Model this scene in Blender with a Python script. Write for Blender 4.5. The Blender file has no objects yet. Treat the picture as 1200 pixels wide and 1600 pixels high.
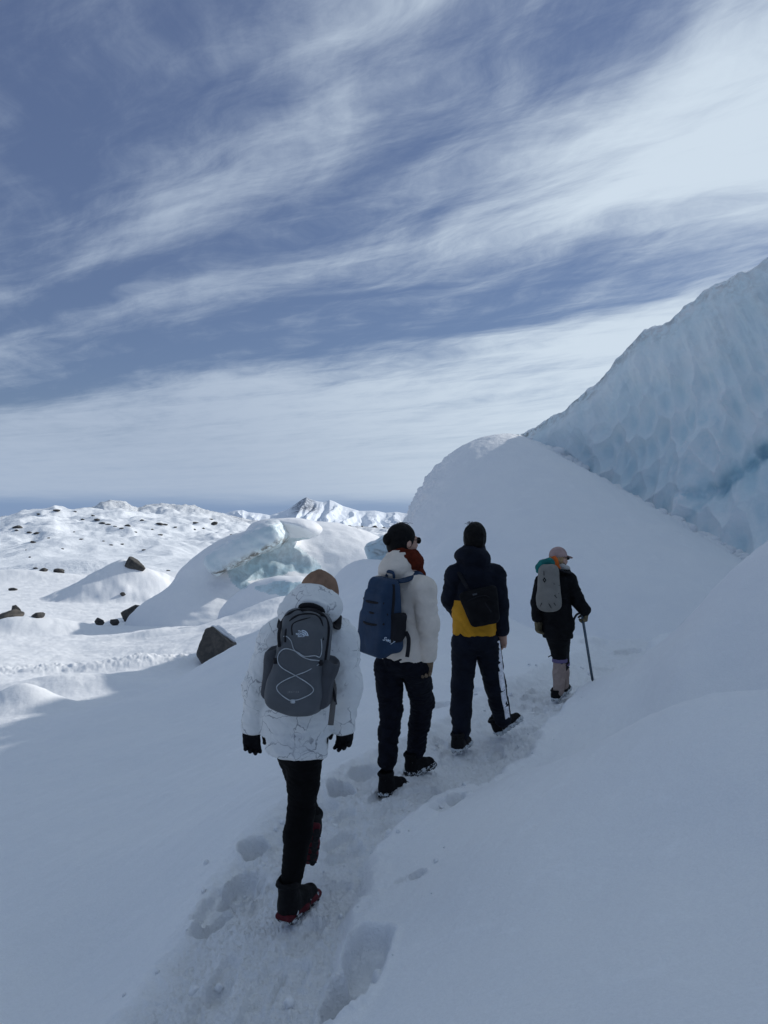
import bpy, bmesh, math
import numpy as np
from mathutils import Vector, Matrix

# ------------------------------------------------------------------ camera
SC = bpy.context.scene
COL = SC.collection
CAM_Z, F, CX, HY = 1.8, 1200.0, 600.0, 815.0   # eye height, focal length / centre / horizon of the 1200x1600 photograph
cam_data = bpy.data.cameras.new("camera")
cam_data.sensor_fit = 'VERTICAL'
cam_data.sensor_height = 36.0
cam_data.lens = 36.0 * F / 1600.0
cam_data.clip_start = 0.05
cam_data.clip_end = 60000.0
cam = bpy.data.objects.new("camera", cam_data)
COL.objects.link(cam)
cam.location = (0, 0, CAM_Z)
cam.rotation_euler = (math.radians(90) + math.atan((HY - 800.0) / F), 0, 0)
SC.camera = cam

# ------------------------------------------------------------------ sun, sky, exposure
SUN_AZ, SUN_EL = math.radians(56), math.radians(28)     # azimuth clockwise from +Y
sl = bpy.data.lights.new("sun", 'SUN')
sl.energy = 3.1
sl.angle = math.radians(0.7)
sl.color = (1.0, 0.97, 0.92)
sun = bpy.data.objects.new("sun", sl)
COL.objects.link(sun)
sdir = Vector((math.sin(SUN_AZ) * math.cos(SUN_EL), math.cos(SUN_AZ) * math.cos(SUN_EL), math.sin(SUN_EL)))
sun.rotation_euler = (-sdir).to_track_quat('-Z', 'Y').to_euler()
sun.location = (30, 30, 40)

SC.view_settings.view_transform = 'Standard'
SC.view_settings.look = 'None'
SC.view_settings.gamma = 1.0
SC.view_settings.use_curve_mapping = False
SC.view_settings.exposure = 0.08

world = bpy.data.worlds.new("World")
SC.world = world
world.use_nodes = True


class NT:
    """small helper to write node trees"""
    def __init__(self, tree):
        self.t = tree
        tree.nodes.clear()

    def n(self, kind, ins=None, **props):
        nd = self.t.nodes.new(kind)
        for k, v in props.items():
            setattr(nd, k, v)
        for k, v in (ins or {}).items():
            self.set(nd.inputs[k], v)
        return nd

    def set(self, sock, v):
        if isinstance(v, bpy.types.NodeSocket):
            self.t.links.new(v, sock)
        else:
            if isinstance(v, (tuple, list)) and len(v) == 3 and sock.type == 'RGBA':
                v = (*v, 1.0)
            sock.default_value = v

    def math(self, op, a, b=0.0, c=0.0, clamp=False):
        nd = self.t.nodes.new('ShaderNodeMath')
        nd.operation = op
        nd.use_clamp = clamp
        self.set(nd.inputs[0], a)
        self.set(nd.inputs[1], b)
        if len(nd.inputs) > 2:
            self.set(nd.inputs[2], c)
        return nd.outputs[0]

    def vmath(self, op, a, b=(0, 0, 0)):
        nd = self.t.nodes.new('ShaderNodeVectorMath')
        nd.operation = op
        self.set(nd.inputs[0], a)
        if op == 'SCALE':
            self.set(nd.inputs['Scale'], b)
        else:
            self.set(nd.inputs[1], b)
        return nd.outputs['Vector']

    def ramp(self, fac, stops, interp='LINEAR'):
        nd = self.t.nodes.new('ShaderNodeValToRGB')
        cr = nd.color_ramp
        cr.interpolation = interp
        while len(cr.elements) < len(stops):
            cr.elements.new(0.5)
        for e, (p, c) in zip(cr.elements, stops):
            e.position = p
            e.color = (c, c, c, 1) if not isinstance(c, (tuple, list)) else (*c, 1)
        self.set(nd.inputs[0], fac)
        return nd.outputs[0]

    def smooth(self, x, a, b, lo=0.0, hi=1.0):
        nd = self.t.nodes.new('ShaderNodeMapRange')
        nd.interpolation_type = 'SMOOTHSTEP'
        self.set(nd.inputs[0], x)
        for i, v in zip((1, 2, 3, 4), (a, b, lo, hi)):
            self.set(nd.inputs[i], v)
        return nd.outputs[0]

    def mix(self, fac, a, b):
        nd = self.t.nodes.new('ShaderNodeMix')
        nd.data_type = 'RGBA'
        self.set(nd.inputs[0], fac)
        self.set(nd.inputs[6], a)
        self.set(nd.inputs[7], b)
        return nd.outputs[2]

    def noise(self, vec, scale, detail=4.0, rough=0.5, dist=0.0):
        nd = self.t.nodes.new('ShaderNodeTexNoise')
        self.set(nd.inputs['Vector'], vec)
        nd.inputs['Scale'].default_value = scale
        nd.inputs['Detail'].default_value = detail
        nd.inputs['Roughness'].default_value = rough
        nd.inputs['Distortion'].default_value = dist
        return nd.outputs[0]


def build_sky():
    k = NT(world.node_tree)
    sky = k.n('ShaderNodeTexSky', sky_type='NISHITA')
    sky.sun_disc = False
    sky.sun_elevation = SUN_EL
    sky.sun_rotation = SUN_AZ
    sky.altitude = 600
    sky.air_density = 1.0
    sky.dust_density = 0.3
    sky.ozone_density = 3.0
    tc = k.n('ShaderNodeTexCoord').outputs['Generated']
    sep = k.n('ShaderNodeSeparateXYZ', {0: tc})
    x, y, z = sep.outputs
    zc = k.math('MAXIMUM', z, 0.004)
    # cirrus sheet seen in perspective: lay the direction on a plane overhead
    zz = k.math('ADD', zc, 0.015)
    px = k.math('DIVIDE', x, zz)
    py = k.math('DIVIDE', y, zz)
    az = math.radians(-57.0)                     # the streaks run along this heading
    sx, sy = math.sin(az), math.cos(az)
    along = k.math('ADD', k.math('MULTIPLY', px, sx), k.math('MULTIPLY', py, sy))
    cross = k.math('ADD', k.math('MULTIPLY', px, sy), k.math('MULTIPLY', py, -sx))
    p = k.n('ShaderNodeCombineXYZ', {0: along, 1: cross, 2: 0.0}).outputs[0]
    big = k.noise(k.vmath('MULTIPLY', p, (0.35, 0.7, 1)), 1.0, 3, 0.55)
    warp = k.math('MULTIPLY', k.math('SUBTRACT', k.noise(k.vmath('MULTIPLY', p, (0.5, 1.2, 1)), 1.0, 3, 0.5), 0.5), 0.9)
    cr2 = k.math('ADD', cross, warp)
    q = k.n('ShaderNodeCombineXYZ', {0: along, 1: cr2, 2: 3.7}).outputs[0]
    streak = k.noise(k.vmath('MULTIPLY', q, (0.55, 2.8, 1)), 1.0, 8, 0.62, 0.12)
    fine = k.noise(k.vmath('MULTIPLY', q, (3.0, 6.5, 1)), 1.0, 8, 0.7, 0.3)
    # feathers that lie slantwise across the main streaks
    fx = k.math('ADD', k.math('MULTIPLY', along, 0.80), k.math('MULTIPLY', cr2, 0.60))
    fy = k.math('SUBTRACT', k.math('MULTIPLY', cr2, 0.80), k.math('MULTIPLY', along, 0.60))
    fq = k.n('ShaderNodeCombineXYZ', {0: fx, 1: fy, 2: 8.1}).outputs[0]
    feather = k.noise(k.vmath('MULTIPLY', fq, (0.9, 3.4, 1)), 1.0, 7, 0.62, 0.25)
    # broad bands across the streaks (bright, dark, bright ...)
    lw = k.math('DIVIDE', cr2, 12.0)
    bend = k.math('MULTIPLY', k.math('SUBTRACT', k.math('MINIMUM', along, 3.0), 1.67), 0.027)
    lw = k.math('SUBTRACT', lw, k.math('MULTIPLY', bend, k.smooth(lw, 0.19, 0.145)))
    band = k.ramp(lw, [(0.0, 0.34), (0.070, 0.30), (0.095, 0.26), (0.115, 0.38), (0.130, 0.55), (0.144, 0.34), (0.156, 0.18), (0.168, 0.32), (0.180, 0.59),
                       (0.192, 0.60), (0.212, 0.38), (0.235, 0.23), (0.256, 0.15), (0.275, 0.22), (0.292, 0.52), (0.312, 0.74), (0.36, 0.86), (1.0, 0.88)], 'LINEAR')
    d = k.math('ADD', k.math('MULTIPLY', k.math('SUBTRACT', streak, 0.5), 1.0),
               k.math('ADD', k.math('MULTIPLY', k.math('SUBTRACT', fine, 0.5), 0.55),
                      k.math('MULTIPLY', k.math('SUBTRACT', big, 0.5), 0.75)))
    d = k.math('ADD', d, k.math('MULTIPLY', k.math('SUBTRACT', feather, 0.5), 0.75))
    # texture calms down towards the horizon where the sheet is seen edge-on
    calm = k.smooth(z, 0.03, 0.2, 0.18, 1.0)
    d = k.math('ADD', k.math('MULTIPLY', d, calm), band)
    # thicker towards the sun
    sd = k.n('ShaderNodeVectorMath', {0: tc, 1: tuple(sdir)}, operation='DOT_PRODUCT').outputs['Value']
    d = k.math('ADD', d, k.math('MULTIPLY', k.smooth(sd, 0.62, 0.93, -0.06, 0.36), k.smooth(z, 0.55, 0.43, 0.25, 1.0)))
    over = k.smooth(z, 0.58, 0.80)                      # unseen veil added overhead, sky dimmed low behind, to set the foreground shade
    d = k.math('ADD', d, k.math('MULTIPLY', over, 0.5))
    d = k.math('SUBTRACT', d, k.math('MULTIPLY', k.smooth(y, 0.25, -0.25, 0.0, 0.42), k.math('SUBTRACT', 1.0, over)))
    d = k.math('ADD', d, 0.04)
    dens = k.smooth(d, 0.12, 1.02, 0.0, 1.0)
    # clear strip just above the horizon
    edge = k.math('ADD', z, k.math('MULTIPLY', k.math('SUBTRACT', k.noise(k.vmath('MULTIPLY', tc, (5, 5, 60)), 1.0, 4, 0.6), 0.5), 0.022))
    strip = k.smooth(edge, 0.014, 0.042, 0.16, 1.0)
    dens = k.math('MULTIPLY', dens, strip)
    cloud_c = k.mix(k.smooth(sd, 0.30, 0.78), (3.8, 4.6, 5.85), (5.9, 6.85, 7.85))
    cloud_c = k.mix(over, cloud_c, (3.5, 4.35, 5.3))
    blue_c = k.mix(0.62, sky.outputs[0], (0.97, 1.27, 2.42))
    low_c = k.mix(0.9, sky.outputs[0], (1.35, 2.35, 4.4))
    blue_c = k.mix(k.smooth(z, 0.03, 0.12), low_c, blue_c)
    col = k.mix(dens, blue_c, cloud_c)
    # below the horizon: snow-bright ground
    col = k.mix(k.smooth(z, -0.02, 0.0), (3.0, 3.4, 4.0), col)
    bg = k.n('ShaderNodeBackground', {0: col, 1: 0.1})
    out = k.n('ShaderNodeOutputWorld', {0: bg.outputs[0]})


build_sky()


# ------------------------------------------------------------------ numpy noise
_rng = np.random.RandomState(11)
_PERM = np.concatenate([_rng.permutation(256)] * 4).astype(np.int32)
_G2 = np.stack([np.cos(np.linspace(0, 2 * np.pi, 256, endpoint=False)), np.sin(np.linspace(0, 2 * np.pi, 256, endpoint=False))], 1).astype(np.float32)
_G3 = _rng.normal(size=(256, 3)).astype(np.float32)
_G3 /= np.linalg.norm(_G3, axis=1, keepdims=True)


def _fade(t):
    return t * t * t * (t * (t * 6 - 15) + 10)


def perlin2(x, y, seed=0):
    x = np.asarray(x, np.float32) + seed * 17.31
    y = np.asarray(y, np.float32) + seed * 5.77
    xf, yf = np.floor(x), np.floor(y)
    xi, yi = xf.astype(np.int32) & 255, yf.astype(np.int32) & 255
    fx, fy = x - xf, y - yf
    u, v = _fade(fx), _fade(fy)

    def g(ix, iy, dx, dy):
        h = _PERM[_PERM[(xi + ix) & 255] + ((yi + iy) & 255)]
        gr = _G2[h]
        return gr[..., 0] * dx + gr[..., 1] * dy
    a = g(0, 0, fx, fy) * (1 - u) + g(1, 0, fx - 1, fy) * u
    b = g(0, 1, fx, fy - 1) * (1 - u) + g(1, 1, fx - 1, fy - 1) * u
    return (a * (1 - v) + b * v) * 1.5


def perlin3(x, y, z, seed=0):
    x = np.asarray(x, np.float32) + seed * 17.31
    y = np.asarray(y, np.float32) + seed * 5.77
    z = np.asarray(z, np.float32) + seed * 9.13
    xf, yf, zf = np.floor(x), np.floor(y), np.floor(z)
    xi, yi, zi = xf.astype(np.int32) & 255, yf.astype(np.int32) & 255, zf.astype(np.int32) & 255
    fx, fy, fz = x - xf, y - yf, z - zf
    u, v, w = _fade(fx), _fade(fy), _fade(fz)
    r = 0
    for ix in (0, 1):
        for iy in (0, 1):
            for iz in (0, 1):
                h = _PERM[_PERM[_PERM[(xi + ix) & 255] + ((yi + iy) & 255)] + ((zi + iz) & 255)]
                gr = _G3[h]
                dt = gr[..., 0] * (fx - ix) + gr[..., 1] * (fy - iy) + gr[..., 2] * (fz - iz)
                r = r + dt * (u if ix else 1 - u) * (v if iy else 1 - v) * (w if iz else 1 - w)
    return r * 1.5


def fbm2(x, y, octaves=4, gain=0.5, seed=0, ridged=False):
    a, f, s, n = 1.0, 1.0, 0, 0.0
    for i in range(octaves):
        p = perlin2(x * f, y * f, seed + i)
        if ridged:
            p = 1 - 2 * np.abs(p)
        s = s + a * p
        n += a
        a *= gain
        f *= 2.03
    return s / n


def fbm3(x, y, z, octaves=3, gain=0.5, seed=0):
    a, f, s, n = 1.0, 1.0, 0, 0.0
    for i in range(octaves):
        s = s + a * perlin3(x * f, y * f, z * f, seed + i)
        n += a
        a *= gain
        f *= 2.03
    return s / n


def worley2(x, y, seed=0):
    xf, yf = np.floor(x), np.floor(y)
    best = np.full(np.shape(x), 9.0, np.float32)
    for ix in (-1, 0, 1):
        for iy in (-1, 0, 1):
            h = _PERM[_PERM[(xf.astype(np.int32) + ix + seed * 7) & 255] + ((yf.astype(np.int32) + iy) & 255)]
            jx = (h * 37 % 256) / 256.0
            jy = (h * 91 % 256) / 256.0
            dd = (xf + ix + jx - x) ** 2 + (yf + iy + jy - y) ** 2
            best = np.minimum(best, dd)
    return np.sqrt(best)


def sstep(a, b, x):
    t = np.clip((x - a) / (b - a), 0, 1)
    return t * t * (3 - 2 * t)


# ------------------------------------------------------------------ pixel of the photograph + depth -> world point
def at(u, v, d):
    return np.array([(u - CX) / F * d, d, CAM_Z - (v - HY) / F * d])


# ------------------------------------------------------------------ objects
def tag(o, label=None, cat=None, group=None, kind=None):
    if label:
        o["label"] = label
    if cat:
        o["category"] = cat
    if group:
        o["group"] = group
    if kind:
        o["kind"] = kind
    return o


def empty(name, loc=(0, 0, 0)):
    o = bpy.data.objects.new(name, None)
    o.empty_display_size = 0.2
    COL.objects.link(o)
    o.location = tuple(float(c) for c in loc)
    return o


def mesh_obj(name, verts, faces, mats, parent=None, smooth=True, origin=None, mat_idx=None):
    """verts in world space; origin = world origin for the object (the parent's location for a part)"""
    verts = np.asarray(verts, np.float64)
    if parent is not None:
        base = np.zeros(3)
        q = parent
        while q is not None:
            base += np.array(q.location)
            q = q.parent
        verts = verts - base
        loc = None
    elif origin is not None:
        verts = verts - np.asarray(origin)
        loc = origin
    else:
        loc = None
    me = bpy.data.meshes.new(name)
    faces = np.asarray(faces) if not isinstance(faces, list) else faces
    if isinstance(faces, np.ndarray):
        nf, nk = faces.shape
        me.vertices.add(len(verts))
        me.vertices.foreach_set('co', verts.astype(np.float32).ravel())
        me.loops.add(nf * nk)
        me.loops.foreach_set('vertex_index', faces.astype(np.int32).ravel())
        me.polygons.add(nf)
        me.polygons.foreach_set('loop_start', np.arange(0, nf * nk, nk, dtype=np.int32))
        me.polygons.foreach_set('loop_total', np.full(nf, nk, np.int32))
    else:
        me.from_pydata([tuple(v) for v in verts], [], faces)
    me.update(calc_edges=True)
    me.validate()
    if not isinstance(mats, (list, tuple)):
        mats = [mats]
    for m in mats:
        me.materials.append(m)
    if mat_idx is not None:
        me.polygons.foreach_set('material_index', np.asarray(mat_idx, np.int32))
    if smooth:
        me.polygons.foreach_set('use_smooth', np.ones(len(me.polygons), bool))
    me.update()
    o = bpy.data.objects.new(name, me)
    COL.objects.link(o)
    if parent is not None:
        o.parent = parent
    elif loc is not None:
        o.location = tuple(float(c) for c in loc)
    return o


def grid_faces(nr, nc, wrap=False):
    i = np.arange(nr - 1)[:, None]
    j = np.arange(nc if wrap else nc - 1)[None, :]
    j2 = (j + 1) % nc
    a = i * nc + j
    b = i * nc + j2
    c = (i + 1) * nc + j2
    d = (i + 1) * nc + j
    return np.stack([a, b, c, d], -1).reshape(-1, 4)


def add_attr(o, name, arr):
    at_ = o.data.attributes.new(name, 'FLOAT', 'POINT')
    at_.data.foreach_set('value', np.asarray(arr, np.float32).ravel())


# ------------------------------------------------------------------ materials
def new_mat(name):
    m = bpy.data.materials.new(name)
    m.use_nodes = True
    return m, NT(m.node_tree)


def finish(k, color, rough=0.7, bump=None, bump_d=0.01, bump_s=1.0, **extra):
    p = k.n('ShaderNodeBsdfPrincipled', {'Base Color': color, 'Roughness': rough})
    for key, v in extra.items():
        k.set(p.inputs[key.replace('_', ' ')], v)
    if bump is not None:
        b = k.n('ShaderNodeBump', {'Height': bump, 'Distance': bump_d, 'Strength': bump_s})
        k.t.links.new(b.outputs[0], p.inputs['Normal'])
    k.n('ShaderNodeOutputMaterial', {0: p.outputs[0]})
    return p


def mat_snow():
    m, k = new_mat("snow")
    pos = k.n('ShaderNodeNewGeometry').outputs['Position']
    at_ = k.n('ShaderNodeAttribute', attribute_name='trodden').outputs['Fac']
    n1 = k.noise(pos, 9, 5, 0.6)
    n2 = k.noise(pos, 60, 3, 0.6)
    n3 = k.noise(pos, 260, 2, 0.6)
    h = k.math('ADD', k.math('MULTIPLY', n1, 0.5), k.math('ADD', k.math('MULTIPLY', n2, 0.22), k.math('MULTIPLY', n3, 0.07)))
    patch = k.noise(pos, 1.3, 4, 0.6)
    col = k.mix(k.smooth(patch, 0.3, 0.7), (0.845, 0.86, 0.885), (0.875, 0.885, 0.90))
    col = k.mix(k.math('MULTIPLY', at_, k.smooth(n1, 0.35, 0.65)), col, (0.82, 0.835, 0.85))
    grain = k.math('ADD', k.math('MULTIPLY', k.noise(pos, 420, 2, 0.7), 0.6), k.math('MULTIPLY', k.noise(pos, 95, 4, 0.7), 0.4))
    crust = k.smooth(k.noise(k.vmath('MULTIPLY', pos, (3.2, 5.5, 4.0)), 1.0, 7, 0.68, 0.6), 0.56, 0.70, 0.0, 1.0)
    gv = k.math('ADD', k.smooth(grain, 0.36, 0.64, 0.93, 1.03), k.math('MULTIPLY', crust, 0.035))
    col = k.vmath('SCALE', col, gv)
    st = k.math('ADD', 0.5, k.math('MULTIPLY', at_, 0.6))
    p = k.n('ShaderNodeBsdfPrincipled', {'Base Color': col, 'Roughness': 0.65})
    p.inputs['Specular IOR Level'].default_value = 0.25
    b = k.n('ShaderNodeBump', {'Height': h, 'Distance': 0.045, 'Strength': st})
    k.t.links.new(b.outputs[0], p.inputs['Normal'])
    k.n('ShaderNodeOutputMaterial', {0: p.outputs[0]})
    return m


def mat_far_snow():
    m, k = new_mat("hill_snow")
    pos = k.n('ShaderNodeNewGeometry').outputs['Position']
    at_ = k.n('ShaderNodeAttribute', attribute_name='rocky').outputs['Fac']
    n1 = k.noise(pos, 0.35, 6, 0.65)
    n2 = k.noise(pos, 1.6, 5, 0.7)
    rock = k.math('MULTIPLY', at_, k.smooth(n2, 0.46, 0.6))
    col = k.mix(rock, (0.80, 0.83, 0.865), (0.09, 0.09, 0.09))
    finish(k, col, 0.7, k.math('ADD', n1, k.math('MULTIPLY', n2, 0.3)), 0.6, 0.5)
    return m


def mat_ice(name, c1, c2, bscale=3.0, dirt=True):
    m, k = new_mat(name)
    pos = k.n('ShaderNodeNewGeometry').outputs['Position']
    deep_and_shade = k.n('ShaderNodeAttribute', attribute_name='deep_and_shade').outputs['Fac']
    drt = k.n('ShaderNodeAttribute', attribute_name='dirt').outputs['Fac']
    sn = k.n('ShaderNodeAttribute', attribute_name='frost_and_light').outputs['Fac']
    n1 = k.noise(pos, bscale * 0.35, 5, 0.6, 0.5)
    n2 = k.noise(pos, bscale * 2, 5, 0.65, 0.3)
    n3 = k.noise(pos, bscale * 9, 3, 0.6)
    col = k.mix(k.smooth(n1, 0.35, 0.68), c1, c2)
    col = k.mix(k.math('MULTIPLY', deep_and_shade, 0.65), col, (0.36, 0.60, 0.70))
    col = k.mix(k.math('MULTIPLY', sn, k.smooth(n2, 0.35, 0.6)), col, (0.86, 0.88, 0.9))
    dm = k.math('MULTIPLY', drt, k.smooth(n2, 0.36, 0.62))
    col = k.mix(dm, col, (0.17, 0.165, 0.15))
    h = k.math('ADD', n2, k.math('MULTIPLY', n3, 0.25))
    finish(k, col, 0.42, h, 0.06, 0.55, Specular_IOR_Level=0.35)
    return m


def mat_rock(name, c1, c2, scale=4.0):
    m, k = new_mat(name)
    pos = k.n('ShaderNodeNewGeometry').outputs['Position']
    n1 = k.noise(pos, scale, 6, 0.65, 0.4)
    n2 = k.noise(pos, scale * 6, 4, 0.65)
    col = k.mix(k.smooth(n1, 0.35, 0.7), c1, c2)
    col = k.mix(k.smooth(n2, 0.62, 0.8, 0, 0.5), col, (0.32, 0.31, 0.29))
    finish(k, col, 0.85, k.math('ADD', n1, k.math('MULTIPLY', n2, 0.4)), 0.08, 0.8)
    return m


def mat_cloth(name, c, rough=0.85, var=0.15, weave=500.0, fold=9.0, sheen=0.0, fold_d=0.012):
    m, k = new_mat(name)
    oc = k.n('ShaderNodeTexCoord').outputs['Object']
    n1 = k.noise(oc, fold, 4, 0.55, 0.4)
    n2 = k.noise(oc, weave, 2, 0.5)
    dark = tuple(x * (1 - var) for x in c)
    lite = tuple(min(1, x * (1 + var)) for x in c)
    col = k.mix(k.smooth(n1, 0.3, 0.7), dark, lite)
    h = k.math('ADD', n1, k.math('MULTIPLY', n2, 0.05))
    finish(k, col, rough, h, fold_d, 0.7, Specular_IOR_Level=0.12)
    return m


def mat_marble_jacket():
    m, k = new_mat("white_veined_cloth")
    oc = k.n('ShaderNodeTexCoord').outputs['Object']
    wv = k.n('ShaderNodeTexNoise', {'Vector': oc, 'Scale': 6.0, 'Detail': 4.0, 'Roughness': 0.6})
    off = k.vmath('SCALE', k.vmath('SUBTRACT', wv.outputs['Color'], (0.5, 0.5, 0.5)), 0.16)
    v = k.vmath('ADD', oc, off)
    vor = k.n('ShaderNodeTexVoronoi', {'Vector': v, 'Scale': 8.5}, feature='DISTANCE_TO_EDGE').outputs['Distance']
    vor2 = k.n('ShaderNodeTexVoronoi', {'Vector': v, 'Scale': 21.0}, feature='DISTANCE_TO_EDGE').outputs['Distance']
    fade = k.smooth(k.noise(oc, 7, 3, 0.6), 0.40, 0.58)
    fade2 = k.smooth(k.noise(oc, 9, 2, 0.6, 0.5), 0.54, 0.66)
    l1 = k.math('MULTIPLY', k.smooth(vor, 0.006, 0.026, 1, 0), fade)
    l2 = k.math('MULTIPLY', k.smooth(vor2, 0.01, 0.05, 1, 0), fade2)
    line = k.math('MAXIMUM', l1, k.math('MULTIPLY', l2, 0.7))
    cloud = k.smooth(k.noise(oc, 4, 4, 0.6), 0.5, 0.75, 0, 0.25)
    col = k.mix(cloud, (0.74, 0.75, 0.74), (0.58, 0.60, 0.61))
    col = k.mix(k.math('MULTIPLY', line, 0.8), col, (0.22, 0.23, 0.25))
    n1 = k.noise(oc, 11, 4, 0.55, 0.4)
    finish(k, col, 0.6, n1, 0.02, 0.8)
    return m


def mat_plain(name, c, rough=0.6, metal=0.0, nscale=40.0, var=0.2):
    m, k = new_mat(name)
    oc = k.n('ShaderNodeTexCoord').outputs['Object']
    n1 = k.noise(oc, nscale, 4, 0.6)
    col = k.mix(k.smooth(n1, 0.3, 0.7), tuple(x * (1 - var) for x in c), tuple(min(1, x * (1 + var)) for x in c))
    finish(k, col, rough, n1, 0.002, 0.5, Metallic=metal, Specular_IOR_Level=0.15)
    return m


def mat_snowy_sole(name, c, cov=0.5):
    m, k = new_mat(name)
    oc = k.n('ShaderNodeTexCoord').outputs['Object']
    n1 = k.noise(oc, 45, 4, 0.7)
    col = k.mix(k.smooth(n1, cov - 0.03, cov + 0.04), c, (0.55, 0.58, 0.6))
    finish(k, col, 0.9, n1, 0.006, 0.8, Specular_IOR_Level=0.1)
    return m


M = {}
M['snow'] = mat_snow()
M['hill'] = mat_far_snow()
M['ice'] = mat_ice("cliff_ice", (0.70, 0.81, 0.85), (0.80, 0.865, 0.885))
M['iceb'] = mat_ice("block_ice", (0.54, 0.67, 0.72), (0.73, 0.80, 0.83), 2.2)
M['rock'] = mat_rock("dark_rock", (0.035, 0.034, 0.033), (0.085, 0.08, 0.072))
M['rock_brown'] = mat_rock("brown_rock", (0.06, 0.055, 0.05), (0.14, 0.12, 0.10), 3)
# ================================================================== THE GROUND
# control points: (u, v, depth) as seen, or ('h', u, depth, z) for ground that hides behind a crest
VIS = """
-350 1600 3.6|-350 1300 7|-350 1150 11|-350 1050 17|-350 960 32|-350 905 60
0 1600 3.3|0 1400 4.7|0 1250 6.5|0 1165 8.5|0 1120 11.6|0 1050 17|0 980 28|0 920 48
100 1600 3.15|100 1400 4.5|100 1250 6.3|100 1130 9.3|100 1103 12.5|100 1050 17|100 980 28|100 920 48
200 1600 3.0|200 1400 4.3|200 1200 7|200 1094 10.3|200 1060 15.2|200 1030 19|200 970 31|200 920 48
300 1600 2.85|300 1400 4.0|300 1200 6.6|300 1048 12.3|300 1020 18.5|300 985 24|300 960 33
400 1600 2.75|400 1430 3.55|400 1300 4.6|400 1180 6.5|400 1080 9.3|400 992 13.6|400 972 22
480 1600 2.75|480 1430 3.5|480 1280 4.65|480 1150 6.6|480 1050 9.4|480 975 13.8
560 1600 2.7|560 1480 3.2|560 1330 4.2|560 1215 5.4|560 1120 7.2|560 1020 10.5|560 950 15|560 912 18
640 1600 2.55|640 1400 3.55|640 1290 4.4|640 1200 5.45|640 1100 7.7|640 1000 11.5|640 930 16|640 890 18.5
700 1600 2.4|700 1400 3.4|700 1250 4.75|700 1160 6.3|700 1050 9.2|700 950 14|700 880 17
800 1600 2.2|800 1400 3.15|800 1207 5.0|800 1130 6.9|800 1050 9.3|800 970 14|800 905 17.5
870 1600 2.1|870 1400 3.0|870 1187 5.0|870 1100 7.9|870 1040 10|870 960 15
930 1600 2.05|930 1400 2.95|930 1162 5.1|930 1100 7.0|930 1064 7.9|930 1000 12.5|930 940 17
1000 1600 1.95|1000 1400 2.8|1000 1132 5.1|1000 1075 6.9|1000 1027 7.9|1000 970 14
1060 1600 1.9|1060 1350 3|1060 1108 5|1060 1050 6.5|1060 987 7.5|1060 930 17
1130 1600 1.85|1130 1350 2.9|1130 1092 4.9|1130 1000 6.7|1130 907 7.6
1200 1600 1.8|1200 1350 2.8|1200 1085 4.8|1200 980 6.6|1200 847 7.6
"""
HID = [(200, 12.5, -1.15), (300, 15, -1.25), (400, 16.5, -1.15), (400, 30, -2.0), (480, 17, -.5), (480, 25, -1.3), (560, 21, .0),
       (560, 28, -1.3), (640, 24, -.1), (760, 5.35, -.04), (800, 5.5, -.05), (870, 5.65, -.04), (930, 5.8, .0), (930, 8.9, -.1), (1000, 5.8, .06), (1000, 9.2, 0),
       (1060, 5.7, .12), (1060, 9.5, .1), (1130, 5.65, .18), (1130, 9.2, .5), (1130, 14, .2), (1200, 5.55, .25), (1200, 9.2, 1.0), (1200, 14, .5),
       (1400, 1.7, .75), (1400, 3, .78), (1400, 5, 1.0), (1400, 8, 2.3), (1400, 10, 1.9), (1800, 1.5, .9), (1800, 3, 1.2), (1800, 6, 2.2),
       (640, 40, -2.0), (480, 45, -2.3), (900, 30, -1), (1200, 30, 0)]
_cp = []
for line in VIS.strip().splitlines():
    for e in line.split('|'):
        u, v, d = map(float, e.split())
        _cp.append(at(u, v, d))
for (u, d, z) in HID:
    _cp.append(np.array([(u - CX) / F * d, d, z]))
_cp = np.array(_cp)
PHS = 1.9


def _dom(x, y):
    r = np.maximum(np.hypot(x, y), 1.2)
    return np.arctan2(x, y) * PHS, np.log(r), r


_ca, _cl, _cr = _dom(_cp[:, 0], _cp[:, 1])
_cq = (_cp[:, 2] - CAM_Z) / _cr


def _U(d2):
    return 0.5 * d2 * np.log(np.maximum(d2, 1e-12))


_n = len(_cp)
_A = np.zeros((_n + 3, _n + 3))
_A[:_n, :_n] = _U((_ca[:, None] - _ca) ** 2 + (_cl[:, None] - _cl) ** 2) + np.eye(_n) * 4e-6
_A[:_n, _n] = 1
_A[:_n, _n + 1] = _ca
_A[:_n, _n + 2] = _cl
_A[_n:, :_n] = _A[:_n, _n:].T
_w = np.linalg.solve(_A, np.concatenate([_cq, np.zeros(3)]))


def near_z(x, y):
    a, l, r = _dom(x, y)
    a = np.clip(a, -1.25, 1.25)
    l = np.clip(l, math.log(1.5), math.log(62))
    sh = a.shape
    a, l, r = a.ravel().astype(np.float32), l.ravel().astype(np.float32), r.ravel()
    q = np.empty(len(a), np.float32)
    w32 = _w.astype(np.float32)
    ca, cl = _ca.astype(np.float32), _cl.astype(np.float32)
    for s in range(0, len(a), 60000):
        aa, ll = a[s:s + 60000], l[s:s + 60000]
        d2 = (aa[:, None] - ca) ** 2 + (ll[:, None] - cl) ** 2
        np.maximum(d2, 1e-10, out=d2)
        q[s:s + 60000] = (0.5 * d2 * np.log(d2)) @ w32[:_n] + w32[_n] + w32[_n + 1] * aa + w32[_n + 2] * ll
    z = CAM_Z + q * np.clip(r, 1.5, 62)
    return z.reshape(sh)


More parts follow.
